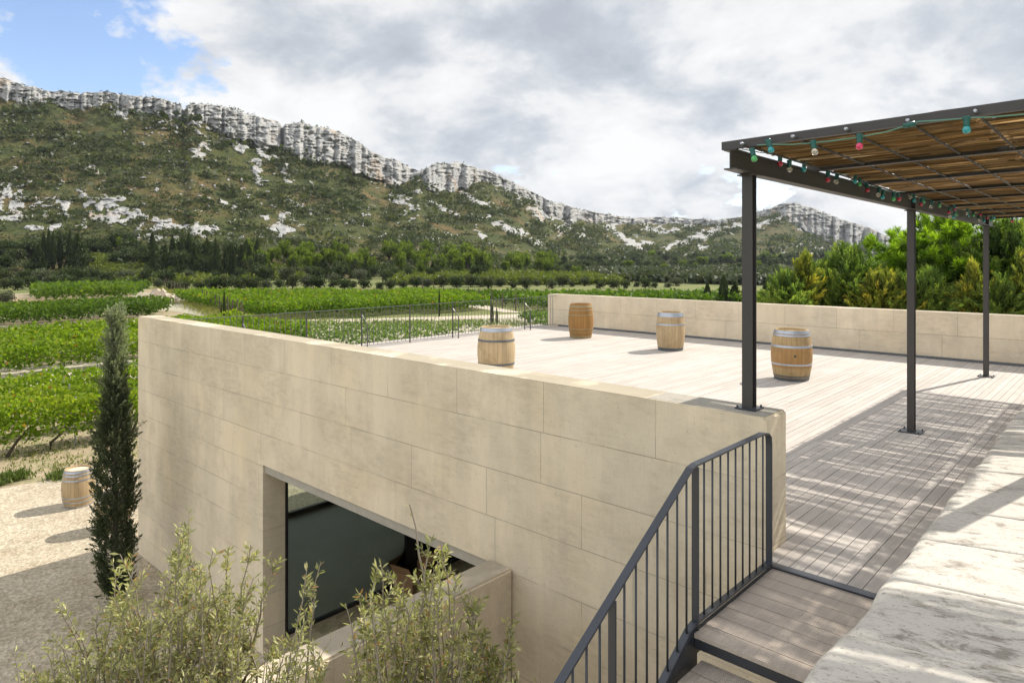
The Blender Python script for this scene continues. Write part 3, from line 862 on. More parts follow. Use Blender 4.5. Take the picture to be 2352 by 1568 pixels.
# ------------------------------------------------------------------ trees
def crown_cards(kind, rng, n):
    """returns centres, card size, direction for a unit tree (height 1)"""
    if kind == 'cypress':
        z = rng.random(n); r = .5 * (np.sin(np.pi * np.clip(z * .9 + .08, 0, 1)) ** .8) * (1 - z * .35)
        a = rng.uniform(0, 2 * np.pi, n); q = np.sqrt(rng.uniform(.35, 1, n)) * (1 + .25 * (fbm(a * 2, z * 9, 3, 3) - .5))
        C = np.stack([np.cos(a) * r * q, np.sin(a) * r * q, z * .95 + .04], 1)
        return C, np.array([0, 0, 1.]) + C * .8
    if kind == 'conifer':
        z = rng.random(n) ** 1.3; a = rng.uniform(0, 2 * np.pi, n)
        lay = .72 + .28 * np.abs(np.sin(z * 26 + a * 1.3)); r = .5 * (1 - z) ** .8 * lay * (.75 + .5 * fbm(a * 1.5, z * 6, 3, 7))
        q = np.sqrt(rng.uniform(.2, 1, n))
        C = np.stack([np.cos(a) * r * q, np.sin(a) * r * q, .06 + z * .94], 1)
        return C, np.stack([np.cos(a), np.sin(a), a * 0 + .2], 1)
    # lobed crowns
    nl = {'pine': 26, 'round': 16, 'olive': 20}[kind]
    lc = rng.normal(size=(nl, 3)); lc /= np.linalg.norm(lc, axis=1, keepdims=True)
    lc *= rng.random((nl, 1)) ** .5
    if kind == 'pine':
        lc = lc * [.36, .36, .34] + [0, 0, .62]; lr = rng.uniform(.10, .19, nl)
    else:
        lc = lc * [.36, .36, .30] + [0, 0, .48]; lr = rng.uniform(.14, .26, nl)
    i = rng.integers(0, nl, n)
    dv = rng.normal(size=(n, 3)); dv /= np.linalg.norm(dv, axis=1, keepdims=True)
    C = lc[i] + dv * (lr[i] * rng.random(n) ** .33)[:, None]
    C[:, 2] = np.maximum(C[:, 2], .02)
    return C, dv + [0, 0, .5]

VAR = {}
def tree_meshes(kind, matname, var, n, card, asp):
    key = (kind, matname, var)
    if key in VAR: return VAR[key]
    r = np.random.default_rng(abs(hash((kind, var))) % 1000 if False else var * 13 + len(kind) * 7)
    C, Dr = crown_cards(kind, r, n)
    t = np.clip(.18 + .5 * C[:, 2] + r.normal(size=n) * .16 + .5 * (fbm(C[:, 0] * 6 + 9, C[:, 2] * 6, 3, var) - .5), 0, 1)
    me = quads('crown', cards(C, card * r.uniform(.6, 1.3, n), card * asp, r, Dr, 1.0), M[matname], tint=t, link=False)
    b = MB()
    top = {'pine': .6, 'round': .45, 'olive': .4, 'cypress': .5, 'conifer': .8}[kind]
    b.tube([(0, 0, -.02), (.01, 0, top * .5), (.0, .01, top)], [.035, .026, .012], 6)
    if kind in ('pine', 'round', 'olive'):
        for q in range(5):
            a = q * 1.26 + var
            b.tube([(0, 0, top * .4), (math.cos(a) * .12, math.sin(a) * .12, top * .8), (math.cos(a) * .24, math.sin(a) * .24, top * 1.1)], [.018, .012, .006], 5)
    tm = bpy.data.meshes.new('trunk'); tm.from_pydata(b.v, [], b.f); tm.update(); tm.materials.append(M['bark'])
    VAR[key] = (me, tm)
    return VAR[key]

tr = random.Random(7)
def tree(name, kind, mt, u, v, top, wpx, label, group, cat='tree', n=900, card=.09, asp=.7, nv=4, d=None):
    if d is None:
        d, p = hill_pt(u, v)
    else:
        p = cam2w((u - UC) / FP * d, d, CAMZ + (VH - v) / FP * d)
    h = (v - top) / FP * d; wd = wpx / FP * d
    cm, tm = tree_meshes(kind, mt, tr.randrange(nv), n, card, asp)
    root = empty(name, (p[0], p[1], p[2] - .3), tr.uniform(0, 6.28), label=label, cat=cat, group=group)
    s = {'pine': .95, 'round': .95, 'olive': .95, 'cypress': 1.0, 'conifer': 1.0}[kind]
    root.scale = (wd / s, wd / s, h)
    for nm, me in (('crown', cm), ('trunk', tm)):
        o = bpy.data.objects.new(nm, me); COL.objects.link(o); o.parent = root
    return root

J = tr.uniform
# belt of rounded shrubs and olives at the foot of the slope
u = -60
while u < 1560:
    t = u / 1500
    base = 668 - 8 * t + J(-5, 3); hh = J(26, 52) * (1 - .35 * t)
    kb = kb + 1 if 'kb' in globals() else 0
    tree('olive_tree' if tr.random() < .45 else 'round_shrub', 'olive' if tr.random() < .5 else 'round', tr.choice(['shrub', 'shrub', 'greyshrub', 'darktree']), u, base, base - hh, hh * J(.95, 1.4),
         nth(kb) + ' rounded shrub from the left in the belt behind the vineyards', 'shrubs along the foot of the slope', n=1100, card=.085)
    u += J(18, 36)
u = -60
while u < 900:
    base = 652 + J(-6, 4); hh = J(34, 56)
    kc = kc + 1 if 'kc' in globals() else 0
    tree('round_shrub', 'round', tr.choice(['shrub', 'darktree', 'greyshrub']), u, base, base - hh, hh * J(.8, 1.2), nth(kc) + ' broad shrub from the left in the second line of shrubs', 'second line of shrubs', n=1100, card=.085)
    u += J(34, 70) if u > 220 else J(22, 34)
tree('olive_tree', 'olive', 'greyshrub', 8, 700, 655, 58, 'dark rounded shrub alone by the reddish track at the left edge', None, n=2600, card=.05)
# dark wood on the left
for i, u in enumerate(sorted(J(-80, 335) for _ in range(52))):
    base = J(572, 628) - u * .02; hh = J(30, 52)
    tree('holm_oak', 'round', tr.choice(['darktree', 'darktree', 'shrub']), u, base, base - hh, hh * J(1.0, 1.5), nth(i) + ' dark bushy oak from the left in the wood on the left slope', 'oaks of the left wood')
for (u, b0, t0, w_, k_) in [(100, 618, 532, 16, 'cypress'), (112, 618, 522, 15, 'cypress'), (122, 620, 528, 15, 'cypress'), (138, 618, 532, 16, 'cypress'), (160, 618, 526, 17, 'cypress'), (178, 625, 535, 58, 'conifer'), (88, 625, 560, 50, 'conifer'),
                            (273, 580, 540, 18, 'pine')]:
    kd = (kd + 1 if 'kd' in globals() else 0) if k_ == 'cypress' else globals().get('kd', 0)
    tree({'cypress': 'cypress_tree', 'conifer': 'fir_tree', 'pine': 'pine_tree'}[k_], k_, 'pine' if k_ == 'pine' else 'darktree', u, b0, t0, w_,
         {'cypress': nth(kd) + ' slender dark cypress from the left, rising from the left wood', 'conifer': 'broad dark fir right of the cypresses in the left wood' if u > 120 else 'broad dark fir left of the cypresses in the left wood', 'pine': 'small bright green pine alone above the left wood'}[k_], {'cypress': 'cypresses of the left wood', 'conifer': 'firs of the left wood'}.get(k_), n=1500)
cnt = {}
for u in sorted(J(338, 600) for _ in range(46)):
    base = J(600, 640); hh = J(50, 72)
    k_ = tr.choice(['conifer', 'conifer', 'round', 'cypress']); cnt[k_] = cnt.get(k_, -1) + 1
    tree('fir_tree' if k_ == 'conifer' else 'cypress_tree' if k_ == 'cypress' else 'holm_oak', k_, 'darktree', u, base, base - hh, hh * (.55 if k_ == 'conifer' else .25 if k_ == 'cypress' else .9),
         nth(cnt[k_]) + {'conifer': ' conical fir from the left in the dark wood before the bright pines', 'cypress': ' narrow cypress from the left in the dark wood before the bright pines', 'round': ' round oak from the left in the dark wood before the bright pines'}[k_],
         {'conifer': 'firs of the middle wood', 'cypress': 'cypresses of the middle wood', 'round': 'oaks of the middle wood'}[k_], n=1300)
for (u, t0, wh) in [(531, 566, 'left one of the pair at the right edge'), (538, 568, 'right one of the pair at the right edge'), (352, 540, 'at the left edge'), (495, 545, 'near the middle')]:
    tree('cypress_tree', 'cypress', 'darktree', u, 640, t0, 15, 'tall black cypress, ' + wh + ' of the dark wood', 'tall cypresses of the middle wood', n=1500)
for i, u in enumerate(sorted(J(565, 1125) for _ in range(74))):
    base = J(596, 632) + (u - 560) * .01; hh = J(36, 56)
    tree('aleppo_pine', 'pine', 'pine', u, base, base - hh, hh * J(.55, .85), nth(i) + ' bright green pine from the left in the long wood under the slope', 'pines of the long wood')
for i, u in enumerate(sorted(J(560, 1140) for _ in range(24))):
    base = J(634, 646); hh = J(34, 50)
    tree('fir_tree', tr.choice(['conifer', 'round']), tr.choice(['darktree', 'shrub']), u, base, base - hh, hh * J(.6, 1), nth(i) + ' dark tree from the left standing in front of the pine wood', 'dark trees before the pine wood')
for i, u in enumerate(sorted(J(1140, 1268) for _ in range(18))):
    base = J(615, 634); hh = J(34, 50)
    tree('aleppo_pine', 'pine', 'pine', u, base, base - hh, hh * J(.6, .9), nth(i) + ' bright pine from the left in the small group beside the long wood', 'pines of the small group')
cnt = {}
for u in sorted(J(1260, 2080) for _ in range(170)):
    base = J(596, 632) + (4 if u < 1450 else 0); hh = J(14, 30)
    bright = tr.random() < .12
    seg = 'beyond the terrace corner' if u < 1480 else 'left of the first post' if u < 1715 else 'right of the first post'
    k_ = (seg, bright); cnt[k_] = cnt.get(k_, -1) + 1
    tree('pine_tree' if bright else 'holm_oak', 'pine' if bright else tr.choice(['round', 'round', 'conifer']), 'pine' if bright else tr.choice(['darktree', 'darktree', 'shrub']), u, base, base - hh, hh * J(.9, 1.4),
         nth(cnt[k_]) + (' small bright pine' if bright else ' dark tree') + ' from the left in the far forest ' + seg, 'bright pines of the far forest' if bright else 'trees of the far forest', n=500, card=.12)
# young cypresses along the track and by the rear wall
for (u, b0, t0, w_, lab) in [(515, 748, 655, 7, 'thin young cypress like a pole by the farm track, leftmost'), (508, 748, 690, 6, 'short thin cypress right beside the tall pole-like one'), (1009, 728, 655, 6, 'thin young cypress rising above the middle of the railing'),
                             (1130, 744, 690, 11, 'young cypress behind the railing near the diagonal track'), (1141, 742, 700, 8, 'smaller young cypress next to another behind the railing'), (1512, 712, 664, 5, 'slim young cypress beyond the rear wall, left of the dark ones'),
                             (1215, 742, 706, 7, 'little cypress behind the last railing posts')]:
    tree('young_cypress', 'cypress', 'darktree', u, b0, t0, w_, lab, None, n=900, card=.12, asp=.3)
for (u, b0, t0, w_, k_, lab) in [(1625, 700, 644, 23, 'cypress', 'small pointed dark cypress behind the rear wall'), (1662, 702, 626, 28, 'cypress', 'tallest dark cypress behind the rear wall'), (1688, 702, 640, 46, 'conifer', 'spreading cedar next to the tall cypress'),
                                 (1716, 702, 645, 36, 'cypress', 'broad dark cypress left of the first pergola post'), (1760, 702, 640, 30, 'cypress', 'dark cypress just right of the first pergola post')]:
    tree('cedar_tree' if k_ == 'conifer' else 'cypress_tree', k_, 'darktree', u, b0, t0, w_, lab, None, n=2600, card=.07)

# olive grove and hill vineyards that read as one mass
def patch(name, poly, m, per, leaf, label, cat, hgt, rowdir=None):
    us_ = [p[0] for p in poly]; vs_ = [p[1] for p in poly]
    pts = []
    def inside(u, v):
        c = False
        for i in range(len(poly)):
            a, b = poly[i], poly[(i + 1) % len(poly)]
            if (a[1] > v) != (b[1] > v) and u < (b[0] - a[0]) * (v - a[1]) / (b[1] - a[1]) + a[0]: c = not c
        return c
    while len(pts) < per:
        u, v = rng.uniform(min(us_), max(us_)), rng.uniform(min(vs_), max(vs_))
        if rowdir:
            k = rowdir[0]; q = (v + u * rowdir[1]) / k
            if q - math.floor(q) > .6: continue
        if inside(u, v): pts.append(hill_pt(u, v)[1])
    C = np.array(pts); C = np.repeat(C, 9, 0) + rng.normal(size=(len(C) * 9, 3)) * [leaf * .8, leaf * .8, leaf * .3]
    C[:, 2] += hgt * rng.random(len(C)) + .4
    return tag(quads(name, cards(C, leaf, leaf * .8, rng), M[m], tint=np.clip(rng.normal(.5, .2, len(C)), 0, 1)), label=label, cat=cat, kind='stuff')
def soil_patch(name, poly, m):
    pass
patch('hill_vineyard', [(195, 588), (330, 600), (420, 632), (520, 645), (500, 652), (240, 650), (195, 620)], 'vine_dull', 2600, .8, 'sloping vineyard patch between the left wood and the shrubs', 'vineyard', 1.0, (6.5, -.25))
patch('hill_vineyard', [(565, 600), (640, 612), (700, 640), (560, 648)], 'vine_dull', 1100, .8, 'small sloping vineyard patch right of the dark middle wood', 'vineyard', 1.0, (5, -.25))
patch('upper_vineyard', [(900, 632), (1020, 626), (1240, 628), (1420, 640), (1420, 654), (900, 656)], 'vine_dull', 3600, .9, 'yellowish vineyard strip below the pine wood', 'vineyard', 1.0, (3.2, .0))
patch('olive_grove', [(1350, 622), (1420, 612), (1720, 622), (2050, 632), (2050, 656), (1700, 655), (1400, 645)], 'greyshrub', 4200, 1.4, 'grey green olive grove in rows at the valley end', 'olive grove', 1.8, (4.5, .12))

# ------------------------------------------------------------------ big trees behind the rear wall
def thuja(u, v, d, wpx, base_v, mt, label, nspr=330, seed=0, lean=0):
    """conifer of upright feathery sprays; tip at (u,v) at distance d"""
    r = np.random.default_rng(seed)
    tip = Vector(cam2w((u - UC) / FP * d, d, CAMZ + (VH - v) / FP * d))
    root = empty('thuja_tree', (tip.x, tip.y, ZG), label=label, cat='conifer', group=None)
    H = tip.z - ZG; Rr = wpx / FP * d / 2
    Cs = []; Ds = []; Ts = []
    bb = MB()
    bb.tube([(0, 0, 0), (.02, 0, H * .5), (0, 0, H * .93)], [.12, .07, .015], 6)
    for i in range(nspr):
        zz = r.uniform(.30, 1.0) ** .85
        a = r.uniform(0, 2 * np.pi)
        rr = Rr * min(1.0, (1.05 - zz) * 4.2) ** .7 * r.uniform(.3, 1.12) * (.62 + .55 * math.sin(a * 1.7 + seed * 1.3 + zz * 5) ** 2)
        p = np.array([math.cos(a) * rr, math.sin(a) * rr, H * zz])
        dr = np.array([math.cos(a) * .9, math.sin(a) * .9, .8]) + r.normal(size=3) * .3
        if zz > .93: dr = np.array([0, 0, 1.]) + r.normal(size=3) * .12
        dr /= np.linalg.norm(dr)
        Ls = r.uniform(.6, 1.35) * (.75 if zz > .85 else 1)
        m_ = 80
        tt = r.random(m_)
        side = np.cross(dr, r.normal(size=3)); side /= np.linalg.norm(side)
        w_ = (1 - tt) ** .75 * .17 * Ls
        sgn = r.uniform(-1, 1, m_)
        C = p + dr * (tt * Ls - Ls * .45)[:, None] + side * (w_ * sgn)[:, None] + r.normal(size=(m_, 3)) * .03
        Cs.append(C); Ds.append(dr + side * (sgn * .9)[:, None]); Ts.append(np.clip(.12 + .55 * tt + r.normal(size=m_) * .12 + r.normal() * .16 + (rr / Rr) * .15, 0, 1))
    C = np.concatenate(Cs); Dr = np.concatenate(Ds)
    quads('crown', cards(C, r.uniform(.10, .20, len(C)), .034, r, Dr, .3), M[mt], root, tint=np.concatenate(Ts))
    bb.build('trunk', M['bark'], root, True)
    return root

TH = [(1800, 640, 21.5, 110, 'thuja', 'small feathery conifer, leftmost behind the rear wall right of the first post'),
      (1843, 604, 22, 70, 'thuja_y', 'conifer with golden yellow tips left of the tall green one behind the rear wall'),
      (1890, 616, 23.5, 130, 'thuja', 'bushy green conifer in the middle of the group behind the rear wall'),
      (1950, 582, 23, 170, 'thuja', 'tallest pale green conifer of the group left of the second pergola post'),
      (2020, 640, 21.5, 120, 'thuja_y', 'low yellowish conifer just left of the second pergola post'),
      (2075, 655, 21.5, 90, 'thuja', 'low green conifer around the second pergola post'),
      (2195, 575, 22.5, 220, 'thuja', 'tall green conifer between the second and third pergola posts'),
      (2130, 640, 21, 160, 'thuja', 'spreading conifer right of the second pergola post with drooping tips'),
      (2238, 625, 20.0, 60, 'thuja_y', 'conifer with bright yellow sprays left of the third pergola post'),
      (2310, 525, 21.5, 190, 'thuja', 'tall conifer right of the third pergola post'),
      (2370, 600, 19.5, 120, 'thuja_y', 'yellow green conifer at the right edge of the picture'),
      (2290, 660, 19.5, 110, 'thuja', 'low conifer in front of the third pergola post')]
for i, (u, v, d, wp, mt, lab) in enumerate(TH):
    thuja(u, v, d + 2.5, wp, 0, mt, lab, nspr=int(120 + wp * 1.9), seed=20 + i)

def big_pine(u, vtop, d, wpx, label, seed, nt=420):
    r = np.random.default_rng(seed)
    top = Vector(cam2w((u - UC) / FP * d, d, CAMZ + (VH - vtop) / FP * d))
    root = empty('stone_pine', (top.x, top.y, ZG), label=label, cat='pine tree')
    H = top.z - ZG; Rr = wpx / FP * d / 2
    Cs, Ds, Ts = [], [], []
    bb = MB()
    bb.tube([(0, 0, 0), (.1, 0, H * .3), (0, .1, H * .6), (0, 0, H * .85)], [.3, .24, .16, .06], 8)
    for i in range(nt):
        dv = r.normal(size=3); dv /= np.linalg.norm(dv)
        q = r.random() ** .28
        lump = .82 + .3 * math.sin(dv[0] * 5 + seed) * math.cos(dv[2] * 6 + dv[1] * 4)
        p = np.array([dv[0] * Rr * q * lump, dv[1] * Rr * q * lump, H * .60 + dv[2] * H * .38 * q * lump])
        ax = dv * .8 + np.array([0, 0, .7]); ax /= np.linalg.norm(ax)
        m_ = 64; Ln = r.uniform(.20, .34)
        nd = ax + r.normal(size=(m_, 3)) * .62
        nd /= np.linalg.norm(nd, axis=1, keepdims=True)
        Cs.append(p + nd * Ln * .55 + ax * (r.random(m_) * .22)[:, None]); Ds.append(nd)
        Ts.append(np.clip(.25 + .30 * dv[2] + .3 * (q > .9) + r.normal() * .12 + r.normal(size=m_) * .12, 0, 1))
        if i % 9 == 0:
            bb.tube([(0, 0, H * (.35 + .3 * r.random())), tuple(p * [.5, .5, 1] + [0, 0, -.3]), tuple(p)], [.07, .045, .02], 5)
    C = np.concatenate(Cs); Dr = np.concatenate(Ds)
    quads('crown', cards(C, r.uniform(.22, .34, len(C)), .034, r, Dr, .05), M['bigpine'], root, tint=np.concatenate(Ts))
    bb.build('trunk', M['bark'], root, True)
big_pine(2190, 462, 26, 380, 'large bright green pine behind the second and third pergola posts', 3, 1500)
big_pine(2390, 462, 26, 300, 'large pine at the right edge behind the conifers', 5, 900)
big_pine(2098, 560, 27, 125, 'lower pine leaning out left of the large bright pine', 8, 300)

# ------------------------------------------------------------------ the building
bld = empty('winery_building', (-8.7, 5.1, ZG), label='low limestone building with a roof terrace and a wide opening in its front', cat='building')
def bpart(b, name, m, smooth=False, parent=None):
    o = b.build(name, m, parent or bld, smooth)
    o.matrix_parent_inverse = Matrix.Translation((8.7, -5.1, -ZG)) if (parent or bld) is bld else Matrix.Identity(4)
    return o
YF, YB = 5.10, 5.47
XL, XR = -9.97, -5.05
HZ = -.94
def slab(b, x0, x1, z0, z1, y0=YF, y1=YB):
    b.box(x0, x1, y0, y1, z0, z1)
bm = bmesh.new()
def wall_with_hole():
    """front wall as one solid: outline with the opening cut, edges softened"""
    b = MB()
    xs = [-15.3, XL, XR, -2.10]; zs = [ZG - .1, HZ, 1.04]
    # front and back faces subdivided for slight unevenness
    def face(y, x0, x1, z0, z1, flip):
        nx = max(1, int((x1 - x0) / .25)); nz = max(1, int((z1 - z0) / .25))
        base = len(b.v); vs = []
        for i in range(nx + 1):
            for k in range(nz + 1):
                vs.append((x0 + (x1 - x0) * i / nx, y, z0 + (z1 - z0) * k / nz))
        fs = []
        for i in range(nx):
            for k in range(nz):
                q = (i * (nz + 1) + k, (i + 1) * (nz + 1) + k, (i + 1) * (nz + 1) + k + 1, i * (nz + 1) + k + 1)
                fs.append(q[::-1] if flip else q)
        b.add(vs, fs)
    for y, fl in ((YF, False), (YB, True)):
        face(y, xs[0], xs[1], zs[0], zs[1], fl); face(y, xs[2], xs[3], zs[0], zs[1], fl)
        face(y, xs[0], xs[1], zs[1], zs[2], fl); face(y, xs[1], xs[2], zs[1], zs[2], fl); face(y, xs[2], xs[3], zs[1], zs[2], fl)
    def rect(p, q, r, s): b.add([p, q, r, s], [(0, 1, 2, 3)])
    for x, z0, z1, in ((xs[0], zs[0], zs[2]), (xs[3], zs[0], zs[2]), (XL, zs[0], HZ), (XR, zs[0], HZ)):
        rect((x, YF, z0), (x, YB, z0), (x, YB, z1), (x, YF, z1))
    rect((xs[0], YF, 1.04), (xs[3], YF, 1.04), (xs[3], YB, 1.04), (xs[0], YB, 1.04))
    rect((XL, YF, HZ), (XR, YF, HZ), (XR, YB, HZ), (XL, YB, HZ))
    me = bpy.data.meshes.new('front_wall'); me.from_pydata(b.v, [], b.f); me.update()
    q = bmesh.new(); q.from_mesh(me)
    bmesh.ops.remove_doubles(q, verts=q.verts[:], dist=.0005)
    bmesh.ops.recalc_face_normals(q, faces=q.faces[:])
    ed = [e for e in q.edges if len(e.link_faces) == 2 and e.calc_face_angle(0) > 1.2 and all(abs(v.co.z - 1.04) < .01 or abs(v.co.x + 2.10) < .01 or abs(v.co.x + 15.3) < .01 for v in e.verts)]
    bmesh.ops.bevel(q, geom=ed, offset=.022, segments=3, affect='EDGES')
    q.to_mesh(me); q.free()
    o = link_mesh('front_wall', me, M['wall'], bld)
    o.matrix_parent_inverse = Matrix.Translation((8.7, -5.1, -ZG))
    return o
bm.free()
wall_with_hole()
b = MB(); b.box(XL + .002, XR - .002, YF + .03, YB + .02, HZ - .13, HZ - .004, .004); bpart(b, 'lintel', M['lintel'])
# weathered grey coping on the pier at the right end
b = MB(); b.box(-3.15, -2.125, YF + .022, YB - .022, 1.0405, 1.0425)
M['greycap'] = coping_mat('grey_cap_stone', (.40, .37, .31), (.19, .175, .15), .8)
bpart(b, 'cap_stone', M['greycap'])
# rear parapet (three runs of blocks, top edge lit)
b = MB(); b.box(-14.66, 7.0, 17.55, 17.95, ZG - .1, 1.04, .015)
bpart(b, 'rear_wall', M['rear'])
b = MB(); b.box(-14.2, 7.0, 17.52, 17.548, .0, .055); bpart(b, 'skirting', M['darksteel'])
b = MB(); b.box(-15.1, -2.11, YB + .001, 17.54, -.45, -.07); b.box(-2.11, 7.0, 4.99, 17.54, -.45, -.07); bpart(b, 'roof_slab', M['dim'])
b = MB(); b.box(-15.12, -15.02, YB + .002, 17.5, -.46, -.005); bpart(b, 'edge_trim', M['steel'])
b = MB(); b.box(-2.098, 1.4, 4.97, 5.3, ZG - .1, -.075); bpart(b, 'retaining_wall', M['rear'])
b = MB(); b.box(-14.4, -9.97, YB + .01, 14.0, ZG - .02, -3.72); bpart(b, 'floor', M['floorin'])
b = MB(); b.box(-9.969, -5.0, YF + .01, 14.0, ZG - .02, -3.722); bpart(b, 'floor', M['soil'])
b = MB(); b.box(-14.4, -9.9, 13.0, 13.1, -3.72, -.46); b.box(-9.9, -5.0, 14.0, 14.1, -3.72, -.46); bpart(b, 'inner_wall', M['dim'])
b = MB(); b.box(-5.0, -4.9, YB + .01, 14.1, ZG, -.46); bpart(b, 'passage_wall', M['dim'])
# inner glass wall along the passage
win = MB()
win.box(-9.995, -9.945, 5.512, 13.0, -3.72, -3.66)
win.box(-9.995, -9.945, 5.512, 13.0, -.55, -.46)
win.box(-9.995, -9.945, 5.472, 5.51, -3.72, -.46)
win.box(-10.0, -9.94, 7.87, 8.29, -3.66, -.55)
wf = bpart(win, 'window', M['black'])
g = MB(); g.box(-9.976, -9.964, 5.51, 7.87, -3.66, -.55); g.box(-9.976, -9.964, 8.29, 13.0, -3.66, -.55)
o = g.build('pane', M['glass'], wf)
win = MB()
win.box(-14.55, -14.45, YB + .01, 13.0, -3.74, -3.62); win.box(-14.55, -14.45, YB + .01, 13.0, -.55, -.46)
for y in (9.9, 12.9): win.box(-14.54, -14.46, y, y + .06, -3.62, -.55)
wf2 = bpart(win, 'window', M['black'])
g = MB(); g.box(-14.505, -14.495, 5.6, 12.9, -3.62, -.55)
g.build('pane', M['glass'], wf2)

# cardboard box on the passage floor
bc_ = gpt(948, 1346, -3.72)
box = empty('cardboard_box', (bc_[0], bc_[1], -3.72), R(12), label='open brown cardboard box on the floor inside the dark opening', cat='box')
b = MB(); t_ = .008; w2, l2, h2 = .22, .28, .33
b.box(-w2, w2, -l2, -l2 + t_, .0, h2); b.box(-w2, w2, l2 - t_, l2, .0, h2); b.box(-w2, -w2 + t_, -l2 + t_, l2 - t_, 0, h2); b.box(w2 - t_, w2, -l2 + t_, l2 - t_, 0, h2); b.box(-w2 + t_, w2 - t_, -l2 + t_, l2 - t_, .0, t_)
b.build('carton', M['cardboard'], box)
for (ax, sg) in (('x', 1), ('x', -1), ('y', 1), ('y', -1)):
    b = MB()
    if ax == 'x': b.add([(sg * w2, -l2, h2), (sg * w2, l2, h2), (sg * (w2 + .14), l2, h2 + .13), (sg * (w2 + .14), -l2, h2 + .13)], [(0, 1, 2, 3)])
    else: b.add([(-w2, sg * l2, h2), (w2, sg * l2, h2), (w2, sg * (l2 + .10), h2 + .17), (-w2, sg * (l2 + .10), h2 + .17)], [(0, 1, 2, 3)])
    o = b.build('flap', M['cardboard'], box)
    md = o.modifiers.new('t', 'SOLIDIFY'); md.thickness = .006

# low wall running out from the front
lw = MB(); lw.box(-5.06, -4.72, 2.35, YF - .002, ZG - .1, -.91, .02)
tag(lw.build('low_stone_wall', M['lowwall']), 'lower stone wall running out from the building beside the opening', 'wall')

# ------------------------------------------------------------------ terrace deck
def boards(name, x0, x1, y0, y1, bw, gap, zt, th, m, along='y', seed=0, lmin=2.0, lmax=4.2):
    r = random.Random(seed); V = []; T = []
    x = x0
    while x < x1 - .02:
        xe = min(x + bw - gap, x1); y = y0 - r.uniform(0, 2)
        while y < y1:
            ye = min(y + r.uniform(lmin, lmax), y1); ys = max(y, y0)
            if ye - ys > .05:
                dz = r.uniform(-.0012, .0012); z1 = zt + dz; z0 = zt - th; e = ye - .003
                if along == 'y': c = [(x, ys), (xe, ys), (xe, e), (x, e)]
                else: c = [(ys, x), (ys, xe), (e, xe), (e, x)]
                tp = [(q[0], q[1], z1) for q in c]; bt = [(q[0], q[1], z0) for q in c]
                V.append(tp if along == 'y' else tp[::-1])
                for i in range(4):
                    V.append([bt[i], bt[(i + 1) % 4], tp[(i + 1) % 4], tp[i]])
                T += [r.random()] * 5
            y = ye
        x += bw
    return quads(name, np.array(V), m, tint=np.array(T))
dk = boards('terrace_deck', -15.031, -2.0985, YB + .004, 17.515, .098, .0055, 0.0, .028, M['deck'], seed=1)
dk2 = boards('terrace_deck', -2.095, -1.0, 5.016, 17.515, .098, .0055, 0.0, .028, M['deck'], seed=2)
# one sheet of boards
for o in (dk, dk2): tag(o, kind='structure')
b = MB(); b.box(-2.04, -1.0, 4.925, 5.012, -.12, .006, .004)
ob = b.build('deck_edge_plate', M['steelrail']); tag(ob, 'dark steel edge plate between the deck and the stair landing', 'edge plate')

# ------------------------------------------------------------------ stair
st = empty('stair', (-1.5, 3.75, 0), label='short steel stair with grooved timber landing and treads beside the coping', cat='stairs')
def spart(b, name, m, smooth=False):
    o = b.build(name, m, st, smooth); o.matrix_parent_inverse = Matrix.Translation((1.5, -3.75, 0)); return o
def grooved(b, x0, x1, y0, y1, zt, th, nr=9):
    """a board running along x with ridges"""
    prof = [(y0, zt - th)]
    p = (y1 - y0) / nr
    for i in range(nr):
        a = y0 + i * p
        prof += [(a + .0015, zt), (a + p * .62, zt), (a + p * .66, zt - .0055), (a + p * .96, zt - .0055)]
    prof += [(y1, zt - th)]
    n_ = len(prof)
    vs = [(x0, y, z) for y, z in prof] + [(x1, y, z) for y, z in prof]
    fs = [(i, i + 1, n_ + i + 1, n_ + i) for i in range(n_ - 1)] + [(n_ - 1, 0, n_, 2 * n_ - 1)]
    fs += [tuple(range(n_))[::-1], tuple(range(n_, 2 * n_))]
    b.add(vs, fs)
b = MB()
y = 3.745
while y < 4.90:
    ye = min(y + .144, 4.92); grooved(b, -1.985, -1.0, y, ye - .006, 0.0, .026); y += .144
o = spart(b, 'landing', M['landing'])
zt, yt = -.17, 3.80
for k_ in range(5):
    b = MB()
    for q in range(2): grooved(b, -1.96, -1.0, yt - .30 + q * .152, yt - .30 + q * .152 + .146, zt, .026)
    spart(b, 'tread', M['landing'])
    b = MB(); b.box(-1.96, -1.0, yt - .29, yt - .25, zt - .066, zt - .028); b.box(-1.96, -1.0, yt - .05, yt - .01, zt - .066, zt - .028); spart(b, 'tread_frame', M['steelrail'])
    zt -= .17; yt -= .293
b = MB(); b.box(-1.985, -1.0, 3.75, 3.80, -.09, -.028, .003); b.box(-1.985, -1.94, 3.80, 4.92, -.12, -.028); spart(b, 'landing_frame', M['steelrail'])
def strip(b, pts, x0, x1, hgt):
    """vertical plate following a line of (y,z), with height hgt below it"""
    n_ = len(pts); vs = []
    for x in (x0, x1):
        for y, z in pts: vs.append((x, y, z))
        for y, z in pts: vs.append((x, y, z - hgt))
    fs = []
    for i in range(n_ - 1):
        fs += [(i, i + 1, n_ + i + 1, n_ + i), (2 * n_ + i, 3 * n_ + i, 3 * n_ + i + 1, 2 * n_ + i + 1), (i, 2 * n_ + i, 2 * n_ + i + 1, i + 1), (n_ + i, n_ + i + 1, 3 * n_ + i + 1, 3 * n_ + i)]
    fs += [(0, n_, 3 * n_, 2 * n_), (n_ - 1, 3 * n_ - 1, 4 * n_ - 1, 2 * n_ - 1)]
    b.add(vs, fs)
SL = .575
def zr(y): return 0.0 if y > 3.75 else (y - 3.75) * SL
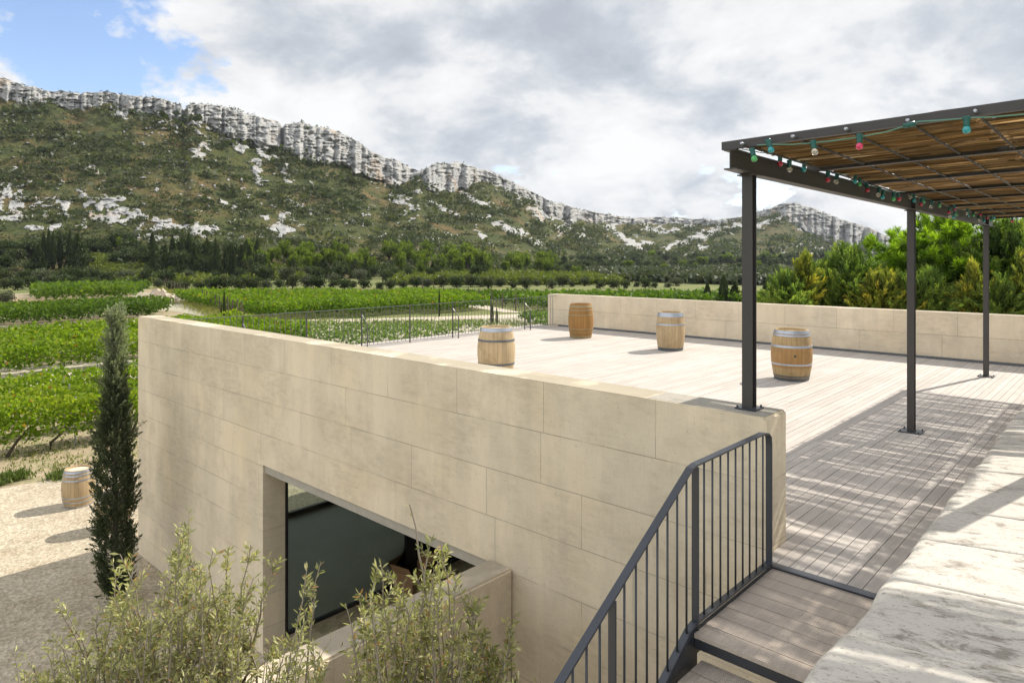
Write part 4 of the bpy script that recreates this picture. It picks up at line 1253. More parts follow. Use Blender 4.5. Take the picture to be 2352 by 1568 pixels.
b = MB(); strip(b, [(1.9, zr(1.9) + .0), (3.73, .0), (3.79, .012)], -2.0, -1.988, .22); strip(b, [(3.79, .012), (4.92, .012)], -2.0, -1.988, .15)
spart(b, 'stringer', M['steelrail'])

rl = empty('stair_railing', (-2.0, 3.8, 0), label='blue black steel railing with flat handrail rising beside the stair', cat='railing')
def rpart(b, name, m=None, smooth=False):
    o = b.build(name, m or M['steelrail'], rl, smooth); o.matrix_parent_inverse = Matrix.Translation((2.0, -3.8, 0)); return o
XR_ = -2.0
hp = [(XR_, 1.9, 1.0 + zr(1.9)), (XR_, 3.72, .99), (XR_, 3.78, 1.0), (XR_, 4.78, 1.0), (XR_, 4.85, .985), (XR_, 4.885, .955), (XR_, 4.895, .90), (XR_, 4.895, .02)]
b = MB()
def band(b, pts, w_, t_):
    """flat band in the plane x=const, width w_ across x, thickness t_"""
    P = [Vector((0, p[1], p[2])) for p in pts]; top = []; bot = []
    for i, p in enumerate(P):
        a = P[max(i - 1, 0)]; c = P[min(i + 1, len(P) - 1)]
        d = (c - a).normalized(); nrm = Vector((0, -d.z, d.y))
        top.append(p + nrm * t_ / 2); bot.append(p - nrm * t_ / 2)
    n_ = len(P); vs = []
    x0, x1 = pts[0][0] - w_ / 2, pts[0][0] + w_ / 2
    for x in (x0, x1):
        vs += [(x, q.y, q.z) for q in top] + [(x, q.y, q.z) for q in bot]
    fs = []
    for i in range(n_ - 1):
        fs += [(i, i + 1, n_ + i + 1, n_ + i), (2 * n_ + i, 3 * n_ + i, 3 * n_ + i + 1, 2 * n_ + i + 1), (i, 2 * n_ + i, 2 * n_ + i + 1, i + 1), (n_ + i, n_ + i + 1, 3 * n_ + i + 1, 3 * n_ + i)]
    fs += [(0, n_, 3 * n_, 2 * n_), (n_ - 1, 3 * n_ - 1, 4 * n_ - 1, 2 * n_ - 1)]
    b.add(vs, fs)
band(b, hp, .045, .012); o = rpart(b, 'handrail')
b = MB(); band(b, [(XR_, 1.9, zr(1.9) + .05), (XR_, 3.70, .03), (XR_, 3.77, .045), (XR_, 4.89, .045)], .045, .010); rpart(b, 'bottom_rail')
for y in (3.79, 2.91, 2.03):
    b = MB(); b.box(XR_ - .006, XR_ + .006, y - .025, y + .025, zr(y) - .02, zr(y) + .985); 
    # flat of the post faces the stair
    b2 = MB(); b2.box(XR_ - .022, XR_ + .022, y - .006, y + .006, zr(y) + .0, zr(y) + .985); rpart(b2, 'post')
ys_ = [3.79 + (4.895 - 3.79) * (i + 1) / 10 for i in range(9)] + [3.79 - .88 * (i + 1) / 8 for i in range(7)] + [2.91 - .88 * (i + 1) / 8 for i in range(7)]
for y in ys_:
    b = MB(); b.tube([(XR_, y, zr(y) + .045), (XR_, y, zr(y) + .985)], .0068, 8); rpart(b, 'baluster', smooth=True)

# ------------------------------------------------------------------ stone coping (right foreground)
cop = empty('stone_ledge', (0, 4, ZG), label='broad weathered stone ledge of large blocks in the right foreground', cat='stone ledge')
def ledge_z(x): return .47 + .095 * (x + 1.08)
cuts = [1.2, 2.0, 2.72, 3.47, 4.22, 4.95, 5.62, 6.25, 6.85, 7.55, 8.3, 9.05, 9.8, 10.6, 11.4, 12.2, 13.0]
for i in range(len(cuts) - 1):
    y0, y1 = cuts[i] + .004, cuts[i + 1] - .004
    nx, ny = 70, 40
    xs_ = np.linspace(0, 1, nx) ** 1.6 * 2.6
    ys2 = np.linspace(y0, y1, ny)
    XX, YY = np.meshgrid(xs_, ys2, indexing='ij')
    edge = -1.075 + .05 * (fbm(YY / .35, YY * 0, 4, 31) - .5) + .02 * (vnoise(YY * 0 + i, YY * 0, 3) - .5) - .004 * (YY - 6)
    XW = XX + edge
    ZZ = ledge_z(XW) + (fbm(XW / .3, YY / .2, 5, 61) - .5) * .009 + .006 * (vnoise(YY * 0 + i * 3.3, YY * 0, 4) - .5)
    rr = .055
    q = np.clip(1 - XX / rr, 0, 1); ZZ -= rr * (1 - np.sqrt(np.clip(1 - q ** 2, 0, 1)))
    e1 = np.minimum(YY - y0, y1 - YY); q = np.clip(1 - e1 / .008, 0, 1); ZZ -= .007 * (1 - np.sqrt(np.clip(1 - q ** 2, 0, 1)))
    # skirt at front edge and at block ends
    V = np.stack([XW, YY, ZZ], -1)
    sk = V[:1].copy(); sk[..., 2] = ZG; sk[..., 0] += .01
    V = np.concatenate([sk, V], 0)
    e0 = V[:, :1].copy(); e0[..., 2] -= .3; e2 = V[:, -1:].copy(); e2[..., 2] -= .3
    V = np.concatenate([e0, V, e2], 1)
    o = grid_mesh('coping_stone', V[:, ::-1], M['coping'], cop)
    o.matrix_parent_inverse = Matrix.Translation((0, -4, -ZG))
b = MB(); b.box(-.96, 1.5, .9, 13.0, ZG, .30)
o = b.build('core', M['rear'], cop); o.matrix_parent_inverse = Matrix.Translation((0, -4, -ZG))

# ------------------------------------------------------------------ terrace railing
tr_ = empty('terrace_railing', (-14.3, 11.5, 0), label='grey steel railing along the far left edge of the terrace', cat='railing')
def tpart(b, name, parent=None):
    o = b.build(name, M['farrail'], tr_)
    o.matrix_parent_inverse = Matrix.Translation((14.3, -11.5, 0)); return o
XT = -14.3
b = MB(); b.box(XT - .022, XT + .022, YB + .02, 17.53, .985, .997); tpart(b, 'top_rail')
b = MB(); b.box(XT - .018, XT + .018, YB + .02, 17.53, .055, .065); tpart(b, 'bottom_rail')
py = [5.62 + 1.525 * i - .285 for i in range(1, 8)]
py = [6.86, 8.385, 9.91, 11.43, 12.955, 14.48, 16.0]
for i, y in enumerate(py):
    b = MB(); b.box(XT - .006, XT + .006, y - .02, y + .02, -.05, .985); b.box(XT - .02, XT + .02, y - .004, y + .004, 0, .985); tpart(b, 'post')
    if i % 2 == 0:
        b = MB(); b.tube([(XT + .0, y - .0, .93), (XT + .02, y + .0, .82), (XT + .24, y + .0, .62), (XT + .24, y, 0)], .01, 6, flat=(.035, .012))
        b.tube([(XT, y, .26), (XT + .24, y, .26)], .008, 6)
        tpart(b, 'brace')
k_ = 0; y = YB + .10
while y < 17.5 and k_ < 96:
    if min(abs(y - p) for p in py) > .04:
        b = MB(); b.tube([(XT, y, .06), (XT, y, .988)], .0065, 6); tpart(b, 'baluster'); k_ += 1
    y += .127

# ------------------------------------------------------------------ pergola
pg = empty('pergola', (-2.22, 10.0, 0), label='steel pergola with dark beams carrying a brush mat roof', cat='pergola')
def ppart(b, name, m='steel', parent=None, smooth=False):
    o = b.build(name, M[m], pg, smooth); o.matrix_parent_inverse = Matrix.Translation((2.22, -10.0, 0)); return o
def hsection(b, x, y, z0, z1, w_=.096, h_=.096, tf=.010, tw=.008):
    # flanges face +-x, web between them
    b.box(x - h_ / 2, x - h_ / 2 + tf, y - w_ / 2, y + w_ / 2, z0, z1)
    b.box(x + h_ / 2 - tf, x + h_ / 2, y - w_ / 2, y + w_ / 2, z0, z1)
    b.box(x - h_ / 2 + tf, x + h_ / 2 - tf, y - tw / 2, y + tw / 2, z0, z1)
XP = -2.22
def xb(y): return np.interp(y, [4.9, 10.0, 15.6, 17], [-2.335, -2.225, -2.215, -2.215])
def zsh(y): return float(np.interp(y, [4.9, 5.3, 10, 16], [.06, .045, 0, -.01]))
def skew(b):
    b.v = [(x + float(xb(y)) - (-2.22), y, z + zsh(y)) for x, y, z in b.v]
    return b
for (y, zb, lab) in ((5.30, 1.043, None), (10.01, .0, None), (15.60, .0, None)):
    XP = float(xb(y)); zt_ = 2.858 + zsh(y)
    b = MB(); 
    # flanges face +-y as seen from the stair
    w_, h_, tf, tw = .084, .084, .009, .007
    b.box(XP - w_ / 2, XP + w_ / 2, y - h_ / 2, y - h_ / 2 + tf, zb + .012, zt_)
    b.box(XP - w_ / 2, XP + w_ / 2, y + h_ / 2 - tf, y + h_ / 2, zb + .012, zt_)
    b.box(XP - tw / 2, XP + tw / 2, y - h_ / 2 + tf, y + h_ / 2 - tf, zb + .012, zt_)
    ppart(b, 'post')
    b = MB(); pw = .085 if zb > .5 else .13
    b.box(XP - pw, XP + pw, y - pw, y + pw, zb + .001, zb + .013, .002)
    for sx in (-1, 1):
        for sy in (-1, 1): b.tube([(XP + sx * pw * .8, y + sy * pw * .8, zb + .013), (XP + sx * pw * .8, y + sy * pw * .8, zb + .03)], .009, 6)
    ppart(b, 'base_plate', 'steelrail')
    b = MB(); b.box(XP - .07, XP + .07, y - .07, y + .07, zt_ + .0005, zt_ + .0105); ppart(b, 'cap_plate')
XP = -2.22
# inner post, out of the picture to the right, that throws the band of shade over the ledge
b = MB(); xi, yi = -.36, 7.86
b.box(xi - .08, xi + .08, yi - .08, yi - .07, .5, 2.93); b.box(xi - .08, xi + .08, yi + .07, yi + .08, .5, 2.93); b.box(xi - .006, xi + .006, yi - .07, yi + .07, .5, 2.93); b.box(xi - .07, xi + .07, yi - .0699, yi + .0699, .56, 2.90)
ppart(b, 'post')
b = MB()
ysg = [4.97, 5.3, 10.0, 16.32]
for ya, yb2 in zip(ysg[:-1], ysg[1:]):
    b.box(XP - .05, XP + .05, ya, yb2, 2.87, 2.88); b.box(XP - .05, XP + .05, ya, yb2, 3.015, 3.025); b.box(XP - .004, XP + .004, ya, yb2, 2.88, 3.015)
for y in (10.01, 15.60):
    b.box(XP - .046, XP + .046, y - .005, y + .005, 2.881, 3.014)
ppart(skew(b), 'main_beam')
def rz_(x): return 3.026 + .02 * (x - XP)
def xbeam(b, y, x0, x1, h_, wf, cchan=False):
    """steel joist along x following the slight slope"""
    for (ya, yb_, za, zb_) in ((-wf, wf, 0, .007), (-wf, wf, h_ - .007, h_), (-.004, .004, .007, h_ - .007)) if not cchan else ((0, wf, 0, .007), (0, wf, h_ - .007, h_), (0, .006, .007, h_ - .007)):
        vs = []
        for x in (x0, x1):
            for (yy, zz) in ((ya, za), (yb_, za), (yb_, zb_), (ya, zb_)): vs.append((x, y + yy, rz_(x) + zz + zsh(y)))
        b.add(vs, [(0, 1, 2, 3), (4, 7, 6, 5), (0, 4, 5, 1), (1, 5, 6, 2), (2, 6, 7, 3), (3, 7, 4, 0)])
for y in (4.965, 16.32):
    b = MB(); xbeam(b, y, -2.40 if y < 6 else -2.28, 1.2, .062, .045 if y < 5 else -.045, True); ppart(b, 'edge_beam')
for y in (6.62, 8.08, 9.47, 10.87, 12.24, 13.62, 14.98):
    b = MB(); xbeam(b, y, float(xb(y)) - .045, -.34 if 7 < y < 10 else 1.2, .085, .036); ppart(b, 'joist')
rodx = [on_y((1760 + q[0] / 2.8) * .91875, (200 + q[1] / 2.8) * .91875, 4.965).x for q in ((285, 435), (640, 380), (1010, 325), (1440, 265), (1910, 200))]
rodx += [rodx[-1] + .36 * i for i in (1, 2, 3)]
for x in rodx:
    b = MB(); z = rz_(x) + .012
    b.tube([(x, 4.94, z + .06), (x, 10, z), (x, 16.3, z - .01)] if x < -.45 else [(x, 4.94, z + .06), (x, 6.6, z + .04)], .0085, 6)
    ppart(b, 'rod', 'steel', smooth=True)
    b = MB(); b.tube([(x, 4.90, z + .068), (x, 4.963, z + .068)], .0095, 6); ppart(b, 'bolt', 'galv')

# brush mats
def brush(x0, x1, y0, y1, seed, dens=160, hole=None):
    r = np.random.default_rng(seed)
    n = int((y1 - y0) * dens)
    seg = 5
    ya = r.uniform(y0, y1, n * 2)
    ok_ = r.random(n * 2) < np.clip((fbm(ya * 14, ya * 0 + seed, 4, 7, .7) - .25) * 2.1, .10, 1)
    ya = ya[ok_][:n]; n = len(ya)
    xa = x0 + r.normal(size=n) * .03; xb = x1 + r.normal(size=n) * .05
    short = r.random(n) < .45
    cut = r.uniform(.3, .9, n)
    xa2 = np.where(short & (r.random(n) < .5), xa + (xb - xa) * (1 - cut), xa); xb2 = np.where(short & (xa2 == xa), xa + (xb - xa) * cut, xb)
    t = np.linspace(0, 1, seg + 1)
    sl = r.normal(size=n) * .045
    ph = r.uniform(0, 6, n)
    P = np.zeros((n, seg + 1, 3))
    P[:, :, 0] = xa2[:, None] + (xb2 - xa2)[:, None] * t
    P[:, :, 1] = ya[:, None] + sl[:, None] * (t - .5) + .016 * np.sin(ph[:, None] + t * 5) + r.normal(size=(n, seg + 1)) * .004
    lay = r.uniform(0, .034, n)
    P[:, :, 2] = 3.03 + .02 * (P[:, :, 0] - XP) + .038 + np.interp(P[:, :, 1], [4.9, 5.3, 10, 16], [.06, .045, 0, -.01]) + lay[:, None] + r.normal(size=(n, seg + 1)) * .003 - .012 * np.abs(np.sin((P[:, :, 1] - 4.6) * 2.2))
    P[:, :, 1] = np.clip(P[:, :, 1], y0 - .012, y1 + .012); P[:, :, 2] += 0
    wdt = r.uniform(.004, .0105, n)
    Q = []
    for k in range(3):
        a0 = 2 * np.pi * k / 3; a1 = 2 * np.pi * (k + 1) / 3
        o0 = np.stack([np.zeros(n), np.cos(a0) * wdt, np.sin(a0) * wdt], 1)[:, None]
        o1 = np.stack([np.zeros(n), np.cos(a1) * wdt, np.sin(a1) * wdt], 1)[:, None]
        A = P + o0; B = P + o1
        Q.append(np.stack([A[:, :-1], A[:, 1:], B[:, 1:], B[:, :-1]], 2).reshape(-1, 4, 3))
    ti = np.clip(r.beta(2, 2.2, n), 0, 1)
    T = np.concatenate([np.repeat(ti, seg)] * 3)
    o = quads('brush_mat', np.concatenate(Q), M['straw'], pg, tint=T)
    o.matrix_parent_inverse = Matrix.Translation((2.22, -10.0, 0))
for i, (y0, y1) in enumerate(((5.02, 7.28), (7.30, 8.72), (8.745, 10.43), (10.475, 12.08), (12.125, 13.9), (13.92, 15.64), (15.685, 16.28))):
    brush(-2.24, -.80, y0, y1, 100 + i)
for i, (y0, y1) in enumerate(((5.02, 7.0), (10.3, 12.08), (12.125, 16.28))):
    brush(-.745, .75, y0, y1, 200 + i, 165)
brush(.80, 1.9, 5.02, 6.3, 230, 170)
brush(-.745, -.37, 7.02, 10.28, 240, 170)

# ------------------------------------------------------------------ string lights
sl_ = empty('string_lights', (-2.1, 4.6, 3.0), label='green cabled festoon of coloured bulbs along the pergola beams', cat='string lights')
def lpart(b, name, m, parent=None, smooth=True):
    o = b.build(name, M[m], parent or sl_, smooth)
    if parent is None: o.matrix_parent_inverse = Matrix.Translation((2.1, -4.6, -3.0))
    return o
def crop3(x, y): return ((1760 + x / 2.8) * .91875, (200 + y / 2.8) * .91875)
front = [(352, 552, 'g'), (470, 490, 't'), (775, 505, 'c'), (1088, 465, 'p'), (1838, 350, 't')]
side = [(533, 587, 'r'), (600, 628, 'c'), (699, 628, 't'), (845, 604, 'g'), (867, 700, 'r'), (925, 715, 'c'), (1055, 712, 't'), (1088, 732, 'g'), (1143, 773, 'r'), (1220, 805, 'c'), (1251, 822, 't'), (1327, 834, 'g'), (1366, 834, 'r'),
        (1445, 820, 'c'), (1470, 845, 't'), (1537, 856, 'g'), (1519, 872, 'r'), (1588, 890, 'c'), (1648, 882, 'g'), (1714, 928, 'r'), (1756, 908, 'r'), (1766, 942, 'g'), (1748, 960, 't'), (1722, 958, 'c'), (1840, 935, 'c'), (1850, 950, 't'),
        (1886, 948, 'g'), (1935, 943, 'r'), (1926, 983, 'c'), (1960, 988, 't'), (1982, 966, 'r'), (2010, 985, 'g'), (2030, 968, 't')]
def bulb(p, col, sc_=1.0, tilt=(0, 0)):
    c = Vector(p)
    ax = Vector((tilt[0], tilt[1], 1)).normalized()
    q = ax.to_track_quat('Z', 'Y').to_matrix()
    def tf(b):
        b.v = [tuple(q @ Vector(v) + c) for v in b.v]
    b = MB(); b.lathe([(.0165, -.012 + .034), (.019, .03), (.0175, .045), (.019, .06), (.021, .075), (.021, .082), (.0, .083)], n=12); b.lathe([(0, .0745), (.0165, .0743), (.0165, .0225)], n=12); tf(b)
    s_ = lpart(b, 'socket', 'socket')
    b = MB(); n_ = 10; prof = [(.0, -.0235)] + [(.0235 * math.sin(a), -.0235 * math.cos(a)) for a in [math.pi * i / n_ for i in range(1, 8)]] + [(.013, .022), (.012, .03)]
    b.lathe(prof, n=14); tf(b)
    lpart(b, 'bulb', 'b_' + col, s_).matrix_parent_inverse = Matrix.Translation((0, 0, 0))
    return c + ax * .083
fr_pts = []
for i, (x, y, c) in enumerate(front):
    u, v = crop3(x, y); p = on_y(u, v, 4.90)
    fr_pts.append(bulb(p, c, 1, ((-.25, 0), (-.35, 0), (-.15, 0), (.02, 0), (.0, 0))[i]))
cab = [on_y(*crop3(x, y), 4.90) for x, y in ((372, 456), (470, 452), (620, 452), (760, 442), (930, 422), (1090, 400), (1270, 365), (1420, 320), (1500, 292), (1660, 282), (1840, 268), (2040, 258), (2300, 236), (2600, 215))]
b = MB(); b.tube(cab, .0042, 6); lpart(b, 'cable', 'cable')
# spare socket without a lamp
u, v = crop3(1440, 318); p = on_y(u, v, 4.895)
b = MB(); b.tube([p + Vector((-.035, 0, 0)), p + Vector((.03, 0, .006))], [.016, .018], 10); lpart(b, 'socket', 'socket')
scab = []
rb = random.Random(3)
for (x, y, c) in side:
    u, v = crop3(x, y); q0 = on_x(u, v, -2.2); p = on_x(u, v, float(xb(q0.y)) + .085 + rb.uniform(-.015, .02))
    tl = (rb.uniform(-.2, .2), rb.uniform(-.3, .3))
    if (x, y) == (845, 604): tl = (-.2, -1.6)
    scab.append(bulb(p, c, 1, tl))
scab.sort(key=lambda p: p.y)
pts = [Vector((-2.26, 5.02, 3.08))]
for a in scab:
    pts.append(a + Vector((.0, 0, .004)))
cabp = []
for i in range(len(pts) - 1):
    a, c = pts[i], pts[i + 1]
    cabp += [a, (a + c) / 2 + Vector((0, 0, -.012 if (c - a).length > .1 else .01))]
cabp.append(pts[-1])
b = MB(); b.tube(cabp, .004, 6); lpart(b, 'cable', 'socket')
# end run along the far edge beam with one red bulb
far_p = on_y(*crop3(2158, 990), 16.40)
e = bulb(far_p, 'r')
b = MB(); b.tube([pts[-1], on_y(*crop3(2070, 958), 16.40), e, on_y(*crop3(2260, 955), 16.40), on_y(*crop3(2500, 960), 16.40)], .004, 6); lpart(b, 'cable', 'socket')

# ------------------------------------------------------------------ barrels
def barrel(p, stave, head, hoops, label, group, h=.92, rb_=.36, re=.292, rz=0, zdz=0):
    root = empty('wine_barrel', p, rz, label=label, cat='barrel', group=group)
    def rad(z):
        t = (z / h - .5) * 2
        return rb_ - (rb_ - re) * abs(t) ** 1.9
    zs = [h * i / 24 for i in range(25)]
    b = MB()
    prof = [(re - .03, .0)] + [(rad(z), z) for z in zs] + [(re - .028, h), (re - .034, h - .045)]
    b.lathe(prof, n=52)
    o = b.build('staves', M[stave], root, True); smooth_angle(o, 35)
    b = MB(); b.lathe([(0, h - .042), (re - .033, h - .044)], n=52); 
    b.v = b.v; o = b.build('head', M[head], root)
    # boards of the head
    for (z0, z1, mt) in hoops:
        b = MB()
        b.lathe([(rad(z0) + .0005, z0), (rad(z0) + .0055, z0 + .001), (rad((z0 + z1) / 2) + .0062, (z0 + z1) / 2), (rad(z1) + .0055, z1 - .001), (rad(z1) + .0005, z1)], n=52)
        o = b.build('hoop', M[mt], root, True); smooth_angle(o, 50)
    return root
GT = 'wine barrels on the terrace'
barrel(gpt(1140, 861, 0), 'stave_pale', 'head_pale', [(.855, .92, 'galv'), (.665, .705, 'darksteel'), (.22, .26, 'darksteel'), (0.0, .07, 'darksteel')], 'pale oak barrel half hidden by the front parapet, nearest the railing', GT, h=.93, rb_=.365)
barrel(gpt(1334, 775, 0), 'stave_brown', 'head_dark', [(.86, .915, 'rusthoop'), (.775, .80, 'rusthoop'), (.64, .665, 'rusthoop'), (.25, .275, 'rusthoop'), (.16, .18, 'rusthoop'), (0.0, .075, 'rusthoop')], 'dark golden brown barrel with stained hoops, farthest back near the railing', GT, h=.96, rb_=.355)
barrel(gpt(1540, 803, 0), 'stave_tan', 'head_dark', [(.82, .92, 'galv'), (.615, .655, 'galv'), (0.0, .075, 'darksteel')], 'pale tan barrel with few hoops standing in the middle before the rear wall', GT, h=.93, rb_=.345)
barrel(gpt(1818, 870, 0), 'stave_orange', 'head_pale', [(.86, .915, 'galv'), (.812, .845, 'galv'), (.61, .65, 'galv'), (.285, .32, 'galv'), (.075, .10, 'darksteel'), (0.0, .06, 'darksteel')], 'golden barrel with silver hoops and darker middle, right of the first pergola post', GT, h=.925, rb_=.362)
bb4 = [o for o in scene.objects if o.get('label', '').startswith('golden barrel')][0]
b = MB(); px_ = -Vector((bb4.location.x, bb4.location.y)).normalized(); b.tube([(px_.x * .35 - px_.y * .06, px_.y * .35 + px_.x * .06, .47), (px_.x * .362 - px_.y * .06, px_.y * .362 + px_.x * .06, .47)], .024, 14)
b.build('bung', M['bark'], bb4)
GG = 'wine barrels on the gravel'
HG = [(.86, .915, 'galv'), (.79, .825, 'galv'), (.68, .715, 'galv'), (.255, .29, 'galv'), (.145, .18, 'galv'), (0.0, .06, 'galv')]
barrel(gpt(180, 1160), 'stave_tan', 'head_pale', HG, 'oak barrel with six silver hoops on the gravel left of the cypress', GG, h=.93)
barrel(gpt(262, 1213), 'stave_tan', 'head_pale', HG, 'oak barrel on the gravel almost hidden behind the cypress', GG, h=.93, rz=1)

# ------------------------------------------------------------------ cypress in the yard
r = np.random.default_rng(5)
p = gpt(265, 1385)
dcy = 12.1
cyp = empty('italian_cypress', p, label='slim young cypress on the gravel in front of the building corner', cat='cypress tree')
H = (1385 - 735) / FP * dcy
prz = np.array([0, .04, .12, .25, .4, .5, .62, .72, .80, .86, .93, 1.0]); prw = np.array([.14, .24, .33, .39, .40, .35, .26, .17, .10, .05, .035, .008])
nsp = 1500
Cs, Ds, Ts = [], [], []
for i in range(nsp):
    z = r.random() ** .9
    a = r.uniform(0, 2 * np.pi)
    w_ = .72 * np.interp(z, prz, prw) * (1 + .38 * (float(fbm(np.array([a * 1.2]), np.array([z * 9]), 3, 4)[0]) - .5) * 2)
    rr = w_ * r.uniform(.45, 1.0)
    lx = -.10 * z + .05 * math.sin(z * 9)
    q = np.array([math.cos(a) * rr + lx * 0, math.sin(a) * rr, .08 + z * H])
    dr = np.array([math.cos(a) * .55, math.sin(a) * .55, 1.]) + r.normal(size=3) * .25
    if r.random() < .05: dr = np.array([math.cos(a), math.sin(a), .5]); q += dr * .05
    dr /= np.linalg.norm(dr); Ls = r.uniform(.14, .32); m_ = 46
    tt = r.random(m_)
    Cs.append(q + dr * (tt * Ls)[:, None] + r.normal(size=(m_, 3)) * (.030 * (1.15 - tt))[:, None])
    Ds.append(dr + r.normal(size=(m_, 3)) * .35)
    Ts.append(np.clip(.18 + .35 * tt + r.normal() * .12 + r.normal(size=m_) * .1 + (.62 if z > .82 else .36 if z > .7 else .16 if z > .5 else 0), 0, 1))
Cc = np.concatenate(Cs)
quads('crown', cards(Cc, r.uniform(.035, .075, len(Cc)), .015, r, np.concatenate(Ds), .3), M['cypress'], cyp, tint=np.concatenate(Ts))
b = MB(); b.tube([(0, 0, -.1), (.01, 0, .5), (0, 0, H * .6), (0, 0, H * .99)], [.07, .055, .03, .006], 8); b.build('trunk', M['bark'], cyp, True)

# ------------------------------------------------------------------ olive shrubs in the foreground
def olive(label, tips, base, seed, dens=1.0):
    """tips: list of (u, v, depth); shoots rise from a shared crown to the tips"""
    r = np.random.default_rng(seed)
    root = empty('oleaster_bush', (base[0], base[1], ZG), label=label, cat='shrub')
    bx = np.array([base[0], base[1], ZG])
    LC, LD, LT = [], [], []
    tw = MB(); tk = MB()
    hub = np.array([base[0], base[1], -2.3])
    def w2l(v): return tuple(np.asarray(v) - bx)
    tk.tube([w2l(bx + [0, 0, -.1]), w2l(bx + [.08, .05, .8]), w2l(hub)], [.09, .07, .05], 8)
    def leaves(path, n_, l0):
        seg = path[1:] - path[:-1]
        t = (r.random(n_) ** .8) * (len(path) - 1.001)
        i = t.astype(int); f = (t - i)[:, None]
        c = path[i] + seg[i] * f; dr = seg[i] / (np.linalg.norm(seg[i], axis=1, keepdims=True) + 1e-9)
        sd_ = np.cross(dr, r.normal(size=(n_, 3))); sd_ /= np.linalg.norm(sd_, axis=1, keepdims=True) + 1e-9
        ld = dr * .75 + sd_ * .9; ld /= np.linalg.norm(ld, axis=1, keepdims=True)
        ln = l0 * r.uniform(.6, 1.25, n_)
        LC.append(c + ld * ln[:, None] * .5); LD.append(np.concatenate([ld, ln[:, None]], 1))
        base_t = r.normal(.48, .12)
        tt_ = np.clip(base_t + r.normal(size=n_) * .2, 0, .93); tt_ = np.where(r.random(n_) < .045, r.uniform(.94, 1, n_), tt_); LT.append(tt_)
    for (u, v, d) in tips:
        bare = (u == 940)
        tip = np.array(cam2w((u - UC) / FP * d, d, CAMZ + (VH - v) / FP * d))
        Ls = r.uniform(.9, 1.5)
        st_ = tip + np.array([0, 0, -Ls]) + (hub - tip) * [.22, .22, 0] + r.normal(size=3) * [.1, .1, .05]
        k = 9
        s = np.linspace(0, 1, k)[:, None]
        mid = (st_ + tip) / 2 + r.normal(size=3) * [.07, .07, .04]
        path = (1 - s) ** 2 * st_ + 2 * s * (1 - s) * mid + s ** 2 * tip
        path += r.normal(size=path.shape) * .008
        tw.tube([w2l(q) for q in path], list(np.linspace(.010, .0045 if bare else .0024, k)), 5, cap=False)
        tk.tube([w2l(hub), w2l((hub + st_) / 2 + r.normal(size=3) * .06), w2l(st_)], [.025, .016, .009], 5, cap=False)
        nl = 5 if bare else int(46 * dens)
        leaves(path[2:], nl, .053)
        for j in range(1 if bare else int(8 * dens)):
            i = r.integers(2, k - 1)
            o = path[i]; dd = (path[i] - path[i - 1]); dd /= np.linalg.norm(dd)
            sd_ = np.cross(dd, r.normal(size=3)); sd_ /= np.linalg.norm(sd_)
            dir_ = dd * .8 + sd_ * .6; l2_ = r.uniform(.10, .30) * (1.15 - i / k)
            pp = np.stack([o, o + dir_ * l2_ * .5 + [0, 0, .01], o + dir_ * l2_ + [0, 0, .04 * l2_ / .2]])
            tw.tube([w2l(q) for q in pp], [.0028, .002, .001], 4, cap=False)
            leaves(pp, int(13 * dens), .048)
    C = np.concatenate(LC) - bx; D_ = np.concatenate(LD); ln = D_[:, 3]; A = D_[:, :3]
    B = np.cross(A, r.normal(size=A.shape)); B /= np.linalg.norm(B, axis=1, keepdims=True)
    w_ = (ln * .125)[:, None]; h_ = (ln / 2)[:, None]
    Nn = np.cross(A, B) * ln[:, None] * .04
    V = np.stack([C - A * h_, C + B * w_ + Nn + A * h_ * .1, C + A * h_, C - B * w_ + Nn + A * h_ * .1], 1)
    quads('foliage', V, M['olive'], root, tint=np.concatenate(LT))
    tw.build('twigs', M['twig'], root, True)
    tk.build('trunk', M['bark'], root, True)

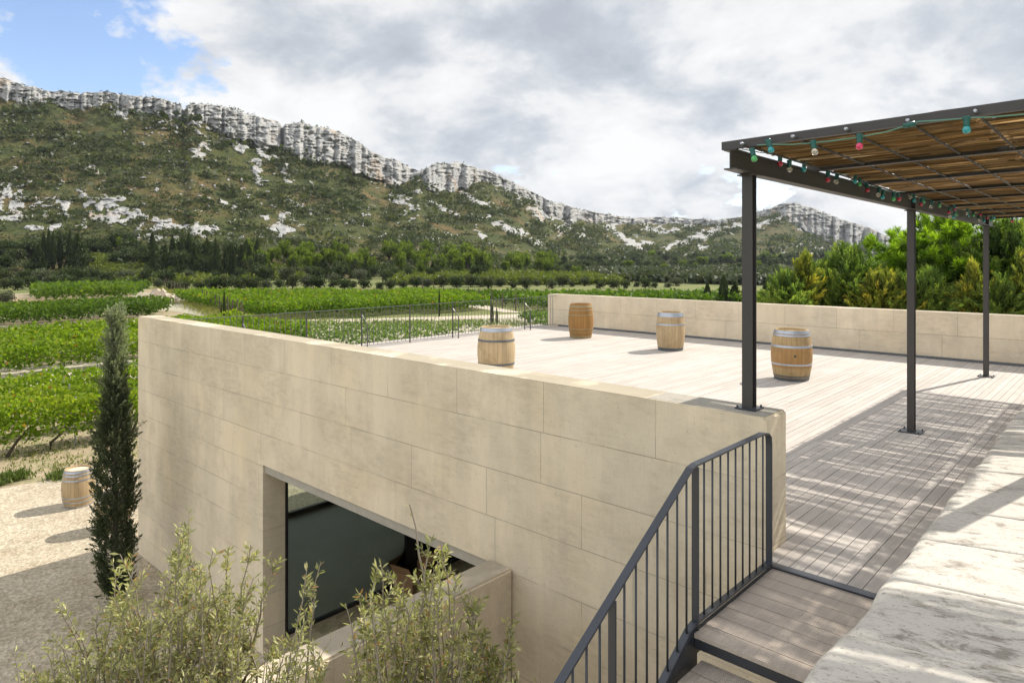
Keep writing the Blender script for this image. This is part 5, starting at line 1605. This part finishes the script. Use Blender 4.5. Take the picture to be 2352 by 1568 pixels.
r = np.random.default_rng(21)
def outline(u, pts): return np.interp(u, [p[0] for p in pts], [p[1] for p in pts])
o1 = [(20, 1560), (60, 1520), (120, 1400), (150, 1390), (190, 1480), (270, 1290), (330, 1370), (400, 1220), (440, 1190), (480, 1290), (560, 1265), (600, 1300), (640, 1400), (680, 1400), (740, 1420), (775, 1560)]
tips = []
for i in range(108):
    u = r.uniform(30, 765) if i % 3 else r.uniform(60, 560); v = outline(u, o1) + abs(r.normal()) * 95 + (0 if r.random() < .35 else 45)
    tips.append((u, v, r.uniform(4.0, 4.7)))
for u, v in [(130, 1385), (278, 1270), (432, 1180), (405, 1215), (575, 1250), (625, 1290), (735, 1290), (705, 1310), (520, 1265), (480, 1270), (60, 1510), (150, 1400), (300, 1345)]:
    tips.append((u, v, r.uniform(4.1, 4.4)))
for i in range(62): tips.append((r.uniform(20, 600), r.uniform(1480, 1720), r.uniform(3.8, 4.6)))
olive('large grey green oleaster shrub across the bottom left corner', tips, gpt(400, 2400), 3, 1.0)
o2 = [(790, 1400), (820, 1330), (860, 1290), (900, 1300), (960, 1290), (1000, 1250), (1040, 1330), (1100, 1360), (1130, 1450), (1180, 1400), (1215, 1500)]
tips = []
for i in range(60):
    u = r.uniform(800, 1205); v = outline(u, o2) + abs(r.normal()) * 90 + (0 if r.random() < .3 else 60)
    tips.append((u, v, r.uniform(3.9, 4.5)))
for u, v in [(940, 1160), (1012, 1245), (990, 1235), (865, 1300), (795, 1385), (1085, 1360), (1185, 1410), (1050, 1330), (880, 1290)]:
    tips.append((u, v, 4.15))
for i in range(46): tips.append((r.uniform(780, 1220), r.uniform(1560, 1720), r.uniform(3.8, 4.5)))
olive('smaller oleaster shrub with one tall bare shoot, in front of the low wall', tips, gpt(1000, 2400), 6, 1.0)

# ------------------------------------------------------------------ thin haze in the valley air
hz = MB(); hz.box(-2600, 2200, -1200, 2600, -8, 420)
m = bpy.data.materials.new('valley_haze'); m.use_nodes = True; t = NT(m.node_tree)
v = t.n('ShaderNodeVolumePrincipled', Color=(.80, .88, 1.0), Density=HAZE)
v.inputs['Anisotropy'].default_value = .25
o_ = t.n('ShaderNodeOutputMaterial', Volume=v.outputs[0])
tag(hz.build('haze', m), label='thin pale haze over the valley', cat='haze', kind='stuff')
